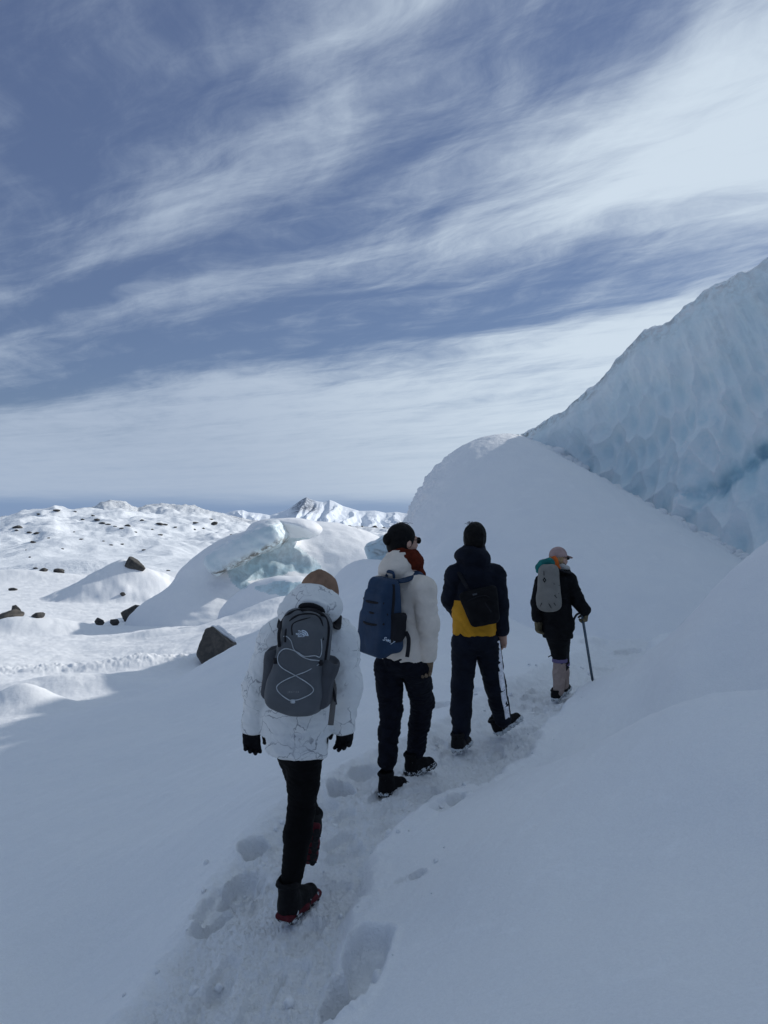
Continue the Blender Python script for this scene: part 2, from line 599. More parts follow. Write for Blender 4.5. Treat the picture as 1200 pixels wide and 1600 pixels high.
# skyline of the far hills: (u, v)
SKY1 = np.array([(-900, 800), (-400, 806), (-150, 812), (0, 814), (30, 806), (60, 801), (85, 799), (110, 803), (150, 801), (185, 803), (230, 806),
                 (300, 812), (380, 823), (450, 832), (520, 836), (580, 834), (640, 836), (800, 816), (1300, 800), (1900, 790)], float)
SKY2 = np.array([(-900, 792), (-200, 803), (0, 815), (100, 812), (150, 797), (172, 790), (195, 793), (215, 801), (250, 795), (300, 797),
                 (340, 810), (390, 821), (440, 829), (520, 833), (640, 832), (900, 806), (1900, 790)], float)


def hill_z(x, y):
    r = np.hypot(x, y)
    ph = np.arctan2(x, y)
    phc = np.clip(ph, -1.1, 1.1)
    u = CX + F * np.tan(phc)
    cosf = np.cos(phc)
    z1 = CAM_Z + (HY - np.interp(u, SKY1[:, 0], SKY1[:, 1])) / F * 330 * 1.0
    z2 = CAM_Z + (HY - np.interp(u, SKY2[:, 0], SKY2[:, 1])) / F * 640 * 1.0
    d = r * cosf
    base = -2.7 - 1.0 * sstep(50, 110, d)
    z = base + (z1 - base) * sstep(75, 330, d) ** 0.9
    z = z - 9.0 * sstep(330, 430, d) * (1 - sstep(440, 620, d))
    z = z + (z2 - z1 + 3.0) * sstep(430, 640, d)
    z = z - 60 * sstep(650, 1500, d) - 60 * sstep(1500, 6000, d)
    amp = sstep(60, 160, d)
    h1 = fbm2(x / 34, y / 46, 4, 0.5, 3)
    h2 = fbm2(x / 11 + 0.4 * h1, y / 15, 4, 0.55, 9)
    h3 = np.maximum(fbm2(x / 21, y / 30, 3, 0.5, 21, ridged=True), 0)
    z = z + amp * (3.0 * h1 + 1.5 * h2 + 2.0 * h3 - .8) * (1 - 0.35 * sstep(280, 340, d)) * (1 + 1.0 * sstep(420, 600, d))
    return z


TRAIL = np.array([(-.9, -3), (-.75, 1.5), (-.62, 2.75), (-.52, 3.6), (-.40, 4.4), (-.02, 5.15), (.75, 6.4), (1.72, 8.4), (3.0, 10.6), (4.9, 14.5), (8, 19)], float)


def trail_dist(x, y):
    best = np.full(x.shape, 99.0)
    side = np.zeros(x.shape)
    for (a, b) in zip(TRAIL[:-1], TRAIL[1:]):
        ab = b - a
        t = np.clip(((x - a[0]) * ab[0] + (y - a[1]) * ab[1]) / (ab @ ab), 0, 1)
        dx, dy = x - a[0] - t * ab[0], y - a[1] - t * ab[1]
        d = np.hypot(dx, dy)
        s = np.sign(dx * ab[1] - dy * ab[0])          # + to the right
        m = d < best
        best = np.where(m, d, best)
        side = np.where(m, s, side)
    return best, side


def plan(u, v, d):
    p = at(u, v, d)
    return p[0], p[1]


# prints: (x, y, heading deg clockwise from +Y, half length, half width, depth, softness)
PRINTS = []
for (u, v, d, hd, hl, hw, dep) in [
        (398, 1322, 4.45, -20, .10, .085, .13), (375, 1362, 4.1, 20, .13, .075, .10), (340, 1400, 3.8, 30, .14, .08, .09),
        (350, 1382, 3.95, 10, .16, .12, .05),
        (533, 1226, 5.25, -10, .13, .085, .16), (572, 1200, 5.6, 40, .14, .09, .08), (500, 1255, 4.95, 20, .15, .10, .06),
        (545, 1530, 2.95, 15, .15, .085, .18), (575, 1475, 3.2, 20, .14, .09, .11), (560, 1500, 3.05, 15, .22, .10, .06),
        (652, 1357, 3.75, 60, .045, .035, .05), (628, 1360, 3.75, 60, .04, .02, .015),
        (715, 1243, 4.85, 30, .10, .05, .08), (700, 1255, 4.7, 30, .16, .08, .04),
        (820, 1192, 5.35, 75, .19, .05, .05), (690, 1105, 7.6, 30, .15, .09, .07), (735, 1075, 8.4, 40, .15, .1, .06),
        (880, 1098, 7.9, 50, .16, .06, .05), (830, 1135, 6.9, 55, .16, .07, .05),
        (980, 1010, 11.8, 60, .25, .12, .10), (960, 985, 13.2, 70, .35, .15, .07), (925, 1000, 12.4, 60, .25, .15, .06), (940, 1030, 10.6, 50, .2, .1, .07),
        (1000, 968, 14.5, 85, 1.0, .12, .10),
        (455, 1495, 3.15, 12, .14, .06, .03), (400, 1540, 2.95, 8, .14, .06, .03), (330, 1500, 3.1, 15, .15, .07, .035),
        (480, 1440, 3.45, 20, .14, .06, .03), (520, 1380, 3.85, 25, .14, .06, .035), (540, 1310, 4.3, 40, .14, .06, .03),
        (610, 1270, 4.6, 45, .14, .06, .03), (660, 1225, 5.2, 45, .14, .06, .035), (700, 1180, 6.0, 40, .14, .06, .03),
        (770, 1165, 6.3, 50, .14, .06, .03), (800, 1120, 7.1, 50, .15, .06, .04), (840, 1090, 8.0, 50, .15, .06, .04)]:
    x_, y_ = plan(u, v, d)
    PRINTS.append((x_, y_, math.radians(hd), hl, hw, dep))

_rp = np.random.RandomState(9)
for _i in range(46):                                    # overlapping boot prints along the trodden strip
    _k = _rp.randint(1, 8)
    _t = _rp.rand()
    _p = TRAIL[_k] * (1 - _t) + TRAIL[_k + 1] * _t
    _d = TRAIL[_k + 1] - TRAIL[_k]
    _h = math.atan2(_d[0], _d[1])
    _o = _rp.uniform(-.30, .30)
    PRINTS.append((_p[0] + _o * math.cos(_h), _p[1] - _o * math.sin(_h), _h + _rp.normal() * .25, .145, .055, _rp.uniform(.02, .045)))

BUMPS = []       # (x, y, rx, ry, height) soft snow bumps
for (u, v, d, rx, ry, h) in [
        (35, 1112, 12.3, .75, .55, .42), (100, 1075, 14.5, 1.6, .8, .25), (55, 985, 27, 2.2, 1.2, .45), (25, 990, 26, 1.2, .8, .3),
        (190, 945, 43, 4.4, 3.6, 2.05), (240, 990, 24, 1.2, .6, .18), (130, 890, 70, 9, 4, 1.3), (260, 940, 45, 3, 2, .5),
        (150, 1043, 17.5, 2.4, .5, .16), (225, 1036, 18, 1.1, .5, .18), (545, 905, 18.6, 1.0, 1.0, .55), (450, 925, 25, 2.2, 1.6, .8),
        (752, 872, 15.6, 2.3, 1.5, 1.0), (190, 1430, 4.0, .50, .95, -.10), (60, 1500, 3.7, .5, .6, -.05), (420, 1230, 5.4, .35, .8, .05), (255, 1330, 4.7, .45, .9, .05), (1010, 1330, 3.1, .5, .5, -.035), (830, 1330, 3.5, .35, .5, .03), (1130, 1230, 3.6, .5, .6, .03), (620, 905, 17.5, 1.0, 1.2, .35), (20, 900, 60, 6, 3, .8)]:
    x_, y_ = plan(u, v, d)
    BUMPS.append((x_, y_, rx, ry, h))


def ground(x, y, detail=True):
    x = np.asarray(x, np.float64)
    y = np.asarray(y, np.float64)
    r = np.hypot(x, y)
    ph = np.abs(np.arctan2(x, y))
    z = np.zeros(x.shape)
    trod = np.zeros(x.shape)
    mn = r < 75
    zn = near_z(x[mn], y[mn])
    back = sstep(1.15, 1.9, ph[mn])                        # behind the camera: a plain shelf
    zn = zn * (1 - back) + back * np.clip(0.1 + 0.12 * x[mn], -1.2, 2.0)
    zf = hill_z(x, y)
    w = sstep(38, 75, r)
    z = zf * w
    z[mn] += zn * (1 - w[mn])
    for (bx, by, rx, ry, h) in BUMPS:
        m = (np.abs(x - bx) < rx * 3) & (np.abs(y - by) < ry * 3)
        if m.any():
            g = np.sqrt(((x[m] - bx) / rx) ** 2 + ((y[m] - by) / ry) ** 2)
            if h > 2:                                     # the little pyramid of moraine
                wq = 0.10 * fbm2(x[m] / 1.6, y[m] / 1.6, 3, .5, 37)
                z[m] += h * np.maximum(0, 1 - np.sqrt((g + wq * np.clip(g * 3, 0, 1)) ** 2 + .0008)) ** 1.18 * 1.04
            else:
                z[m] += h * np.exp(-g ** 2 * 1.3)
    if detail:
        m = r < 90
        xx, yy = x[m], y[m]
        zz = z[m]
        rr = r[m]
        # wind-packed swells and ripples
        zz += 0.045 * fbm2(xx / 1.3, yy / 1.7, 4, 0.5, 31) * sstep(1.2, 5, rr)
        zz += 0.012 * fbm2((xx * .8 - yy * .6) / .11, (xx * .6 + yy * .8) / .45, 3, 0.55, 41)
        zz += 0.06 * sstep(8, 16, rr) * fbm2(xx / 1.1, yy / 0.9, 4, 0.55, 43)
        # broken snow along an old track in the valley
        tv = np.exp(-((yy - (17.8 + 0.12 * (xx + 6))) / 0.7) ** 2) * (xx < -3.2) * (rr < 40)
        zz += tv * (0.16 * np.abs(fbm2(xx / .35, yy / .35, 4, 0.6, 47)) - 0.05)
        td = np.full(xx.shape, 99.0)
        sd = np.zeros(xx.shape)
        mt = (rr < 24) & (yy > -4)
        td[mt], sd[mt] = trail_dist(xx[mt], yy[mt])
        wob = 0.09 * fbm2(xx / .45, yy / .45, 3, 0.55, 51)
        e = td + wob - np.where(sd > 0, 0.40, 0.43)
        inside = 1 - np.where(sd > 0, sstep(-.05, .05, e), sstep(-.14, .12, e))
        lump = fbm2(xx / .16, yy / .16, 4, 0.6, 53)
        crumb = np.abs(fbm2(xx / .05, yy / .05, 3, 0.6, 57))
        near = 1 - sstep(9, 20, rr)
        zz += near * inside * (-0.07 + 0.030 * lump + 0.030 * crumb + 0.012 * np.abs(fbm2(xx / .018, yy / .018, 2, .6, 59)))
        zz += near * 0.03 * np.exp(-((e - .05) / .07) ** 2) * (0.6 + lump)
        trod[m] = near * inside
        for (px, py, hd, hl, hw, dep) in PRINTS:
            mm = np.hypot(xx - px, yy - py) < hl * 2.2
            if not mm.any():
                continue
            dx, dy = xx[mm] - px, yy[mm] - py
            f_ = dx * math.sin(hd) + dy * math.cos(hd)
            s_ = dx * math.cos(hd) - dy * math.sin(hd)
            jag = 0.18 * fbm2(xx[mm] / .06, yy[mm] / .06, 2, 0.5, 61)
            g = np.sqrt((np.abs(f_) / hl) ** 2.6 + (np.abs(s_) / hw) ** 2.6) + jag
            zz[mm] -= dep * (1 - sstep(.72, 1.12, g))
            zz[mm] += 0.12 * dep * np.exp(-((g - 1.25) / .2) ** 2) * (1 + jag * 4)
            tm = trod[m]
            tm[mm] = np.maximum(tm[mm], 0.6 * (1 - sstep(.8, 1.2, g)))
            trod[m] = tm
        z[m] = zz
    return z, trod


def gz(x, y):
    z, _ = ground(np.array([float(x)]), np.array([float(y)]))
    return float(z[0])


def hit(u, v, d0=20.0, d1=900.0):
    """depth at which the sight line through a pixel meets the ground"""
    d = np.geomspace(d0, d1, 1500)
    x = (u - CX) / F * d
    zr = CAM_Z - (v - HY) / F * d
    g, _ = ground(x, d, detail=False)
    i = np.argmax(zr <= g)
    return float(d[i]) if (zr <= g).any() else None


def build_ground():
    def geo(a, b, step):
        return list(np.geomspace(a, b, max(2, int(math.log(b / a) / step)), endpoint=False))
    rr = [0.05, 0.5] + geo(1.0, 2.3, 0.03) + geo(2.3, 10, 0.0032) + geo(10, 42, 0.0055) + geo(42, 760, 0.0065) + geo(760, 30000, 0.09) + [30000]
    rr = np.array(rr)
    dense = np.tan(np.linspace(math.atan(-.66), math.atan(.66), 920))
    dense = np.arctan(dense)
    rest = np.linspace(dense[-1], 2 * math.pi + dense[0], 90)[1:-1]
    ph = np.concatenate([dense, rest])
    R, P = np.meshgrid(rr, ph, indexing='ij')
    X, Y = R * np.sin(P), R * np.cos(P)
    Z, T = ground(X, Y)
    V = np.stack([X, Y, Z], -1).reshape(-1, 3)
    Fc = grid_faces(len(rr), len(ph), wrap=True)[:, ::-1]
    # near snow and far hill snow are one sheet, two slots
    rc = rr[:-1].repeat(len(ph))
    idx = (rc > 70).astype(int)
    o = mesh_obj("snow_ground", V, Fc, [M['snow'], M['hill']], mat_idx=idx)
    add_attr(o, 'trodden', T)
    ro = sstep(560, 640, R) * 0.75 + 0.25 * sstep(150, 420, R) * sstep(.1, .5, fbm2(X / 26, Y / 30, 3, .5, 71))
    add_attr(o, 'rocky', ro)
    tag(o, kind='structure')
    return o


GROUND = build_ground()


# ------------------------------------------------------------------ far mountains
def build_mountains():
    prof = np.array([(150, 812), (240, 809), (320, 803), (351, 802), (365, 798), (379, 796.5), (388, 800), (408, 802), (422, 805), (440, 799), (450, 795.5), (462, 787), (472, 780), (479, 776.5),
                     (486, 780), (496, 783), (505, 784.5), (515, 780.5), (524, 784), (535, 790), (547, 793.5), (561, 798), (586, 797.5), (603, 801), (620, 799.5), (640, 803), (720, 806), (900, 800), (1300, 795)], float)
    D = 4200.0
    u = np.linspace(130, 1300, 900)
    u = np.concatenate([np.linspace(130, 320, 80), np.linspace(320, 660, 620)[1:], np.linspace(660, 1300, 60)[1:]])
    t = np.linspace(-1, 1.0, 220)
    U, T = np.meshgrid(u, t)
    crest = CAM_Z + (HY - np.interp(U, prof[:, 0], prof[:, 1])) / F * D
    crest = crest + 90.0                                # measured from a base 90 m below eye level
    X = (U - CX) / F * D
    Yd = D + T * 900
    # spurs that run down towards the viewer and fan out
    wx = X + (T * 160 * np.sin(X / 210)) + 40 * fbm2(X / 160, Yd / 260, 3, .5, 5)
    rid = np.abs(((wx / 95) % 1.0) * 2 - 1)
    rid2 = np.abs(((wx / 41 + .3 + 0.8 * T) % 1.0) * 2 - 1)
    body = np.clip(1 - np.abs(T), 0, 1) ** 0.85
    carve = np.clip(np.abs(T) * 3.2, 0, 1) * body
    z = crest * (body - carve * (0.26 * rid + 0.10 * rid2)) + 6 * fbm2(X / 45, Yd / 70, 4, .55, 8) * np.clip(np.abs(T) * 6, 0.15, 1)
    z = z - 90
    V = np.stack([X * (Yd / D), Yd, z], -1).reshape(-1, 3)
    o = mesh_obj("mountains", V, grid_faces(len(t), len(u)), mat_mountain())
    # bare rock on the left shoulder of the peak
    uu = U + 6 * fbm2(X / 40, Yd / 60, 3, .6, 12)
    rk = sstep(452, 466, uu) * (1 - sstep(481, 500, uu - T * -30)) * (T < 0.2) * sstep(.55, .8, z / np.maximum(crest - 90, 20) + .25) + .3 * sstep(600, 640, U)
    add_attr(o, 'rocky', np.clip(rk, 0, 1))
    tag(o, kind='structure')
    return o


def mat_mountain():
    m, k = new_mat("mountain_snow")
    g = k.n('ShaderNodeNewGeometry')
    pos = g.outputs['Position']
    nz = k.n('ShaderNodeSeparateXYZ', {0: g.outputs['Normal']}).outputs[2]
    at_ = k.n('ShaderNodeAttribute', attribute_name='rocky').outputs['Fac']
    n2 = k.noise(pos, 0.05, 6, 0.7)
    n3 = k.noise(pos, 0.02, 4, 0.6)
    rock = k.math('MULTIPLY', at_, k.smooth(n2, 0.34, 0.56), clamp=True)
    steep = k.math('MULTIPLY', k.smooth(nz, 0.80, 0.66), k.smooth(n2, 0.54, 0.66, 0.0, 0.5))
    rock = k.math('MAXIMUM', rock, steep)
    col = k.mix(rock, (0.80, 0.85, 0.92), (0.20, 0.23, 0.28))
    finish(k, col, 0.8, n3, 8.0, 0.3)
    return m


build_mountains()


# ------------------------------------------------------------------ the big snow mound in front of the ice cliff
# crest (u, v, depth) along the cliff, then world points beyond the frame
W_TOP = [at(770, 712, 24.6), at(790, 690, 23.4), at(806, 678, 22.2), at(850, 652, 21.6), at(885, 632, 21.1), at(925, 604, 20.6), at(950, 565, 20.2), at(975, 540, 19.9), at(1000, 522, 19.5),
         at(1040, 496, 19.0), at(1080, 464, 18.5), at(1110, 447, 18.2), at(1150, 419, 17.8), at(1200, 405, 17.4), at(1300, 350, 16.7), at(1450, 270, 15.8),
         np.array([12.6, 13.4, 10.6]), np.array([14.2, 9.5, 11.4]), np.array([15.6, 5.5, 11.4]), np.array([16.4, 0.0, 10.4]), np.array([16.5, -7.0, 9.5]), np.array([16, -14, 8.0])]
W_TOP = np.array(W_TOP)



def plan_dist(x, y, P):
    best = np.full(x.shape, 99.0)
    for a, b in zip(P[:-1], P[1:]):
        ab = b - a
        t = np.clip(((x - a[0]) * ab[0] + (y - a[1]) * ab[1]) / (ab @ ab), 0, 1)
        best = np.minimum(best, np.hypot(x - a[0] - t * ab[0], y - a[1] - t * ab[1]))
    return best


MC = np.array([3.45, 20.4])
MH = 4.14


def _dirv(th, pts):
    a = np.array([p[0] for p in pts], float)
    v = np.array([p[1] for p in pts], float)
    a = np.concatenate([a - 360, a, a + 360])
    v = np.concatenate([v, v, v])
    g = np.linspace(-360, 720, 2161)
    y = np.interp(g, a, v)
    kr = np.hanning(61)
    y = np.convolve(np.pad(y, 30, mode='edge'), kr / kr.sum(), 'valid')
    return np.interp(np.degrees(th) % 360, g, y)


# direction 0 = +X (right), 90 = +Y (away), 180 = left, 270 = towards the camera
M_R = [(0, 5.6), (40, 7.0), (85, 5.5), (115, 3.5), (145, 3.0), (180, 3.1), (210, 3.65), (240, 6.0), (270, 8.2), (300, 8.6), (330, 7.0)]
M_A = [(0, 1.15), (90, 2.0), (180, 2.3), (210, 2.0), (240, 1.5), (270, 1.25), (300, 1.15), (330, 1.1)]
M_B = [(0, 1.0), (90, .7), (180, .50), (210, .6), (240, .9), (270, 1.1), (300, 1.15), (330, 1.1)]


def mound_h(rho, th):
    a = _dirv(th, M_A)
    b = _dirv(th, M_B)
    return MH * np.clip(1 - np.clip(rho, 0, 1) ** a, 0, 1) ** b


def mound_z(x, y):
    dx, dy = x - MC[0], y - MC[1]
    th = np.arctan2(dy, dx)
    rho = np.hypot(dx, dy) / _dirv(th, M_R)
    return np.where(rho < 1, mound_h(rho, th), -0.6)


def build_mound():
    n_r, n_t = 330, 760
    rho = np.sin(np.linspace(0.01, 1, n_r) ** 0.9 * math.pi / 2)
    th = np.linspace(0, 2 * math.pi, n_t, endpoint=False)
    RH, TH = np.meshgrid(rho, th, indexing='ij')
    R = RH * _dirv(TH, M_R)
    X = MC[0] + R * np.cos(TH)
    Y = MC[1] + R * np.sin(TH)
    Z = mound_h(RH, TH)
    # sags below the ground at its rim
    Z = Z - 0.45 * sstep(.8, 1.0, RH)
    left = np.exp(-((np.degrees(TH) % 360 - 185) / 42) ** 2)
    rough = sstep(.35, .75, RH) * left
    Z = Z + 0.05 * fbm2(X / 1.2, Y / 1.2, 4, .5, 81) * sstep(.1, .3, RH)
    Z = Z + 0.018 * fbm2(X / .25, Y / .3, 4, .6, 83)
    nx = fbm3(X / .5, Y / .5, Z / .35, 4, .6, 85)
    X = X - rough * 0.30 * nx
    Y = Y - rough * 0.12 * nx
    Z = Z + rough * 0.12 * fbm3(X / .4, Y / .4, Z / .4, 3, .6, 88)
    # broken, lumpy snow where the drift meets the ice
    dc = plan_dist(X, Y, W_TOP[:16, :2])
    msk = np.exp(-((dc - .75) / .55) ** 2) * sstep(.05, .3, RH)
    Z = Z + msk * (0.34 * np.maximum(fbm2(X / .42, Y / .42, 4, .6, 93), -.15) + .10 * np.abs(fbm2(X / .15, Y / .15, 3, .6, 94)))
    V = np.stack([X, Y, Z], -1).reshape(-1, 3)
    o = mesh_obj("snow_mound", V, grid_faces(n_r, n_t, wrap=True), M['snow'])
    tag(o, kind='structure')


build_mound()


# ------------------------------------------------------------------ the ice cliff
def build_cliff():
    seg = np.concatenate([[0], np.cumsum(np.linalg.norm(np.diff(W_TOP[:, :2], axis=0), axis=1))])
    L = seg[-1]
    s = np.concatenate([np.linspace(0, 12.5, 620), np.linspace(12.5, L, 220)[1:]])
    ss = np.linspace(0, L, 3000)
    C = np.stack([np.interp(ss, seg, W_TOP[:, i]) for i in range(3)], 1)
    kr = np.hanning(121)
    kr /= kr.sum()
    Cs = np.stack([np.convolve(np.pad(C[:, i], 60, mode='reflect', reflect_type='odd'), kr, 'valid') for i in range(3)], 1)
    top = np.stack([np.interp(s, ss, Cs[:, i]) for i in range(3)], 1)
    top[:, 2] += 0.20 * fbm2(s / 1.4, s * 0, 3, .5, 91) + 0.16 * np.maximum(fbm2(s / .55, s * 0, 3, .5, 95), -.1) + 0.03
    tan = np.gradient(Cs[:, :2], axis=0)
    tan /= np.linalg.norm(tan, axis=1, keepdims=True)
    nrm = np.stack([tan[:, 1], -tan[:, 0]], 1)                 # towards the camera side
    kr2 = np.hanning(401)
    kr2 /= kr2.sum()
    nrm = np.stack([np.convolve(np.pad(nrm[:, i], 200, mode='edge'), kr2, 'valid') for i in range(2)], 1)
    nrm /= np.linalg.norm(nrm, axis=1, keepdims=True)
    N = np.stack([np.interp(s, ss, nrm[:, i]) for i in range(2)], 1)
    # rows: face from foot to crest, rim, back
    tf = np.linspace(0, 1, 430) ** 0.9
    rows = []
    for t in tf:
        rows.append(('f', t))
    for t in np.linspace(0, 1, 26)[1:]:
        rows.append(('r', t))
    for t in np.linspace(0, 1, 20)[1:]:
        rows.append(('b', t))
    foot = -0.6
    P = np.zeros((len(rows), len(s), 3))
    deep_and_shade = np.zeros((len(rows), len(s)))
    dirt = np.zeros_like(deep_and_shade)
    frost_and_light = np.zeros_like(deep_and_shade)
    S = s
    for i, (kd, t) in enumerate(rows):
        if kd == 'f':
            out = 1.5 * (1 - t) ** 1.6 - 0.55 * np.sin(math.pi * min(1, t * 1.02)) * sstep(1, 5, S) + 0.0
            # soft round-over into the crest
            out = out - 0.30 * sstep(.9, 1.0, t) * t
            z = foot + (top[:, 2] - foot) * t
        elif kd == 'r':
            out = -0.30 - 0.9 * t
            z = top[:, 2] + 0.16 * math.sin(math.pi * min(1, t * 1.3)) - 0.05 * t + 0 * S
        else:
            out = -1.2 - 5.0 * t
            z = (top[:, 2] - 0.05) * (1 - t) + t * foot * 1.0
        P[i, :, 0] = top[:, 0] + N[:, 0] * out
        P[i, :, 1] = top[:, 1] + N[:, 1] * out
        P[i, :, 2] = z
    Sg = np.broadcast_to(S, P.shape[:2])
    Z = P[:, :, 2]
    face = np.array([1.0 if kd == 'f' else 0.0 for kd, t in rows])[:, None]
    tt = np.array([t if kd == 'f' else 1.0 for kd, t in rows])[:, None]
    # scallops melted into the ice: rounder on the left, long flutes to the right, leaning
    lean = sstep(4.5, 9.5, Sg)
    sx = Sg + lean * 0.55 * (Z - 3.0) * (0.35 + .12 * (Z - 3)) + 0.22 * fbm2(Sg / 1.1, Z / 1.3, 3, .5, 101)
    sz = Z + 0.22 * fbm2(Sg / 1.0, Z / 1.2, 3, .5, 103)
    w1 = worley2(sx / .44, sz / (.60 + 0.45 * lean), 2)
    w2 = worley2(sx / .95 + 9.3, sz / (1.25 + .9 * lean), 5)
    w3 = worley2(sx / .19 + 3.1, sz / .34, 7)
    vis = 1 - 0.55 * sstep(.80, .97, tt)
    disp = 0.38 * (w1 ** 2 - .3) + 0.45 * (w2 ** 2 - .3) + 0.03 * (w3 ** 2 - .3) + 0.10 * fbm2(Sg / 1.6, Z / 2.2, 4, .5, 105)
    # upper part smoother and bulging, with runnels
    up = sstep(.62, .86, tt)
    run = fbm2((Sg + 0.35 * Z) / .38, Z / 2.6, 4, .55, 107)
    disp = disp * (1 - .65 * up) + up * (0.11 * run + 0.12 * fbm2(Sg / .9, Z / .9, 3, .5, 109))
    # the big hollow with blue ice low on the right
    def groove(s0, z0, s1, z1, wd, dp):
        ab = np.array([s1 - s0, z1 - z0])
        wq = 0.16 * fbm2(Sg / .5, Z / .5, 3, .6, 111)
        t_ = np.clip(((Sg - s0) * ab[0] + (Z - z0) * ab[1]) / (ab @ ab), 0, 1)
        d_ = np.hypot(Sg - s0 - t_ * ab[0], Z - z0 - t_ * ab[1]) + wq
        g_ = np.exp(-(np.maximum(d_, 0) / wd) ** 2)
        return dp * g_, g_
    for a in ((8.15, 2.55, 9.6, 3.65, .16, .26), (9.2, 3.4, 10.6, 3.5, .15, .22), (7.2, 1.4, 8.3, 2.6, .10, .08), (7.9, 2.35, 7.4, 2.5, .14, .14)):
        dg, g_ = groove(*a)
        disp = disp - dg
        deep_and_shade = np.maximum(deep_and_shade, .75 * g_)
    disp = disp * face * vis
    n3 = np.stack([np.broadcast_to(N[:, 0], Sg.shape), np.broadcast_to(N[:, 1], Sg.shape)], -1)
    P[:, :, 0] += n3[:, :, 0] * disp
    P[:, :, 1] += n3[:, :, 1] * disp
    P[:, :, 2] += (1 - face) * 0.10 * fbm2(P[:, :, 0] / .5, P[:, :, 1] / .5, 4, .6, 113)
    dirt = np.clip(np.exp(-((tt - 1.0) / .05) ** 2) * face * (0.40 + 0.5 * fbm2(Sg / .8, Z / .3, 3, .5, 117)) * (1 - .5 * sstep(6, 9, Sg))
                   + .12 * sstep(.47, .60, run * .5 + .5) * sstep(.66, .85, tt) * face * sstep(6.5, 8.5, Sg)
                   + 0.5 * np.exp(-(Sg / 2.0) ** 2) * face * sstep(.85, 1, tt), 0, 1)
    deep_and_shade = np.clip(deep_and_shade + .55 * sstep(.42, .10, w1) * face * (1 - .8 * up), 0, 1)  # blue ice in the grooves; scallop hollows tinted to stand for shade
    frost_and_light = np.clip(1 - face + .6 * sstep(.45, .75, w1) * face * (1 - .8 * up) + .4 * sstep(.45, .75, w2) * face * (1 - up) + sstep(.94, 1.0, tt) * (0.3 + fbm2(Sg / .7, Z / .4, 3, .5, 119)), 0, 1)  # frost on crest and back; pale scallop ridges also stand for lit edges
    V = P.reshape(-1, 3)
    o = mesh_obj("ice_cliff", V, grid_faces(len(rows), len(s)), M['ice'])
    add_attr(o, 'deep_and_shade', deep_and_shade)
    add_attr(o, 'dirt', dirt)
    add_attr(o, 'frost_and_light', frost_and_light)
    tag(o, "tall pale blue scalloped glacier ice cliff rising behind the snow mound", "ice cliff")
    return P, len(tf)


CLIFF_P, CLIFF_NF = build_cliff()


# ------------------------------------------------------------------ crumbs of snow along the foot of the ice
def build_clumps():
    rng = np.random.RandomState(4)
    Fp = CLIFF_P[:CLIFF_NF]
    zm = mound_z(Fp[:, :, 0], Fp[:, :, 1])
    g0, _ = ground(Fp[0, :, 0], Fp[0, :, 1], detail=False)
    surf = np.maximum(zm, g0[None, :])
    below = Fp[:, :, 2] < surf
    line = []
    for j in range(0, 560):
        i = np.argmin(below[:, j]) if below[0, j] else 0
        if 2 < i < CLIFF_NF - 4:
            line.append(Fp[i, j])
    line = np.array(line)
    bm = bmesh.new()
    bmesh.ops.create_icosphere(bm, subdivisions=2, radius=1)
    sv = np.array([v.co[:] for v in bm.verts])
    sf = np.array([[v.index for v in f.verts] for f in bm.faces])
    bm.free()
    Vs, Fs, off = [], [], 0
    for q in range(900):
        p = line[rng.randint(len(line))]
        sz = 0.02 + 0.16 * rng.rand() ** 3.5
        o = p + np.array([rng.normal() * .12, -abs(rng.normal()) ** 1.5 * .26 + .06, 0])
        zz = max(float(mound_z(o[0], o[1])), -0.2)
        o[2] = zz + sz * .25 + max(0, (0.06 - abs(o[1] - p[1])) * 1.0)
        v = sv * (1 + .75 * fbm3(sv[:, 0] * 1.5 + q, sv[:, 1] * 1.5, sv[:, 2] * 1.5, 3, .65, 3))[:, None] * np.array([1.2, .9, .75]) * sz + o
        Vs.append(v)
        Fs.append(sf + off)
        off += len(sv)
    o = mesh_obj("snow_crumbs", np.concatenate(Vs), np.concatenate(Fs), M['snow'])
    tag(o, "crumbly edge of loose snow clumps along the foot of the ice cliff", "snow", kind='stuff')


build_clumps()


def build_clods():
    """little clods kicked out along the trail"""
    rng = np.random.RandomState(6)
    bm = bmesh.new()
    bmesh.ops.create_icosphere(bm, subdivisions=2, radius=1)
    sv = np.array([v.co[:] for v in bm.verts])
    sf = np.array([[v.index for v in f.verts] for f in bm.faces])
    bm.free()
    xs, ys, ss = [], [], []
    for q in range(120):
        k_ = rng.randint(1, 8)
        t = rng.rand()
        p = TRAIL[k_] * (1 - t) + TRAIL[k_ + 1] * t
        d = TRAIL[k_ + 1] - TRAIL[k_]
        n = np.array([d[1], -d[0]]) / np.linalg.norm(d)
        o = (0.40 + .16 * rng.normal()) * (1 if rng.rand() < .55 else -1)
        p = p + n * o
        xs.append(p[0]); ys.append(p[1]); ss.append(.005 + .020 * rng.rand() ** 3)
    zs, _ = ground(np.array(xs), np.array(ys))
    Vs, Fs, off = [], [], 0
    for q in range(len(xs)):
        v = sv * (1 + 1.1 * fbm3(sv[:, 0] * 1.4 + q, sv[:, 1] * 1.4, sv[:, 2] * 1.4, 3, .6, 3))[:, None] * ss[q] + np.array([xs[q], ys[q], zs[q] + ss[q] * .45])
        Vs.append(v)
        Fs.append(sf + off)
        off += len(sv)
    o = mesh_obj("snow_clods", np.concatenate(Vs), np.concatenate(Fs), M['snow'])
    tag(o, "small loose clods of snow kicked up along the trodden trail", "snow", kind='stuff')


build_clods()
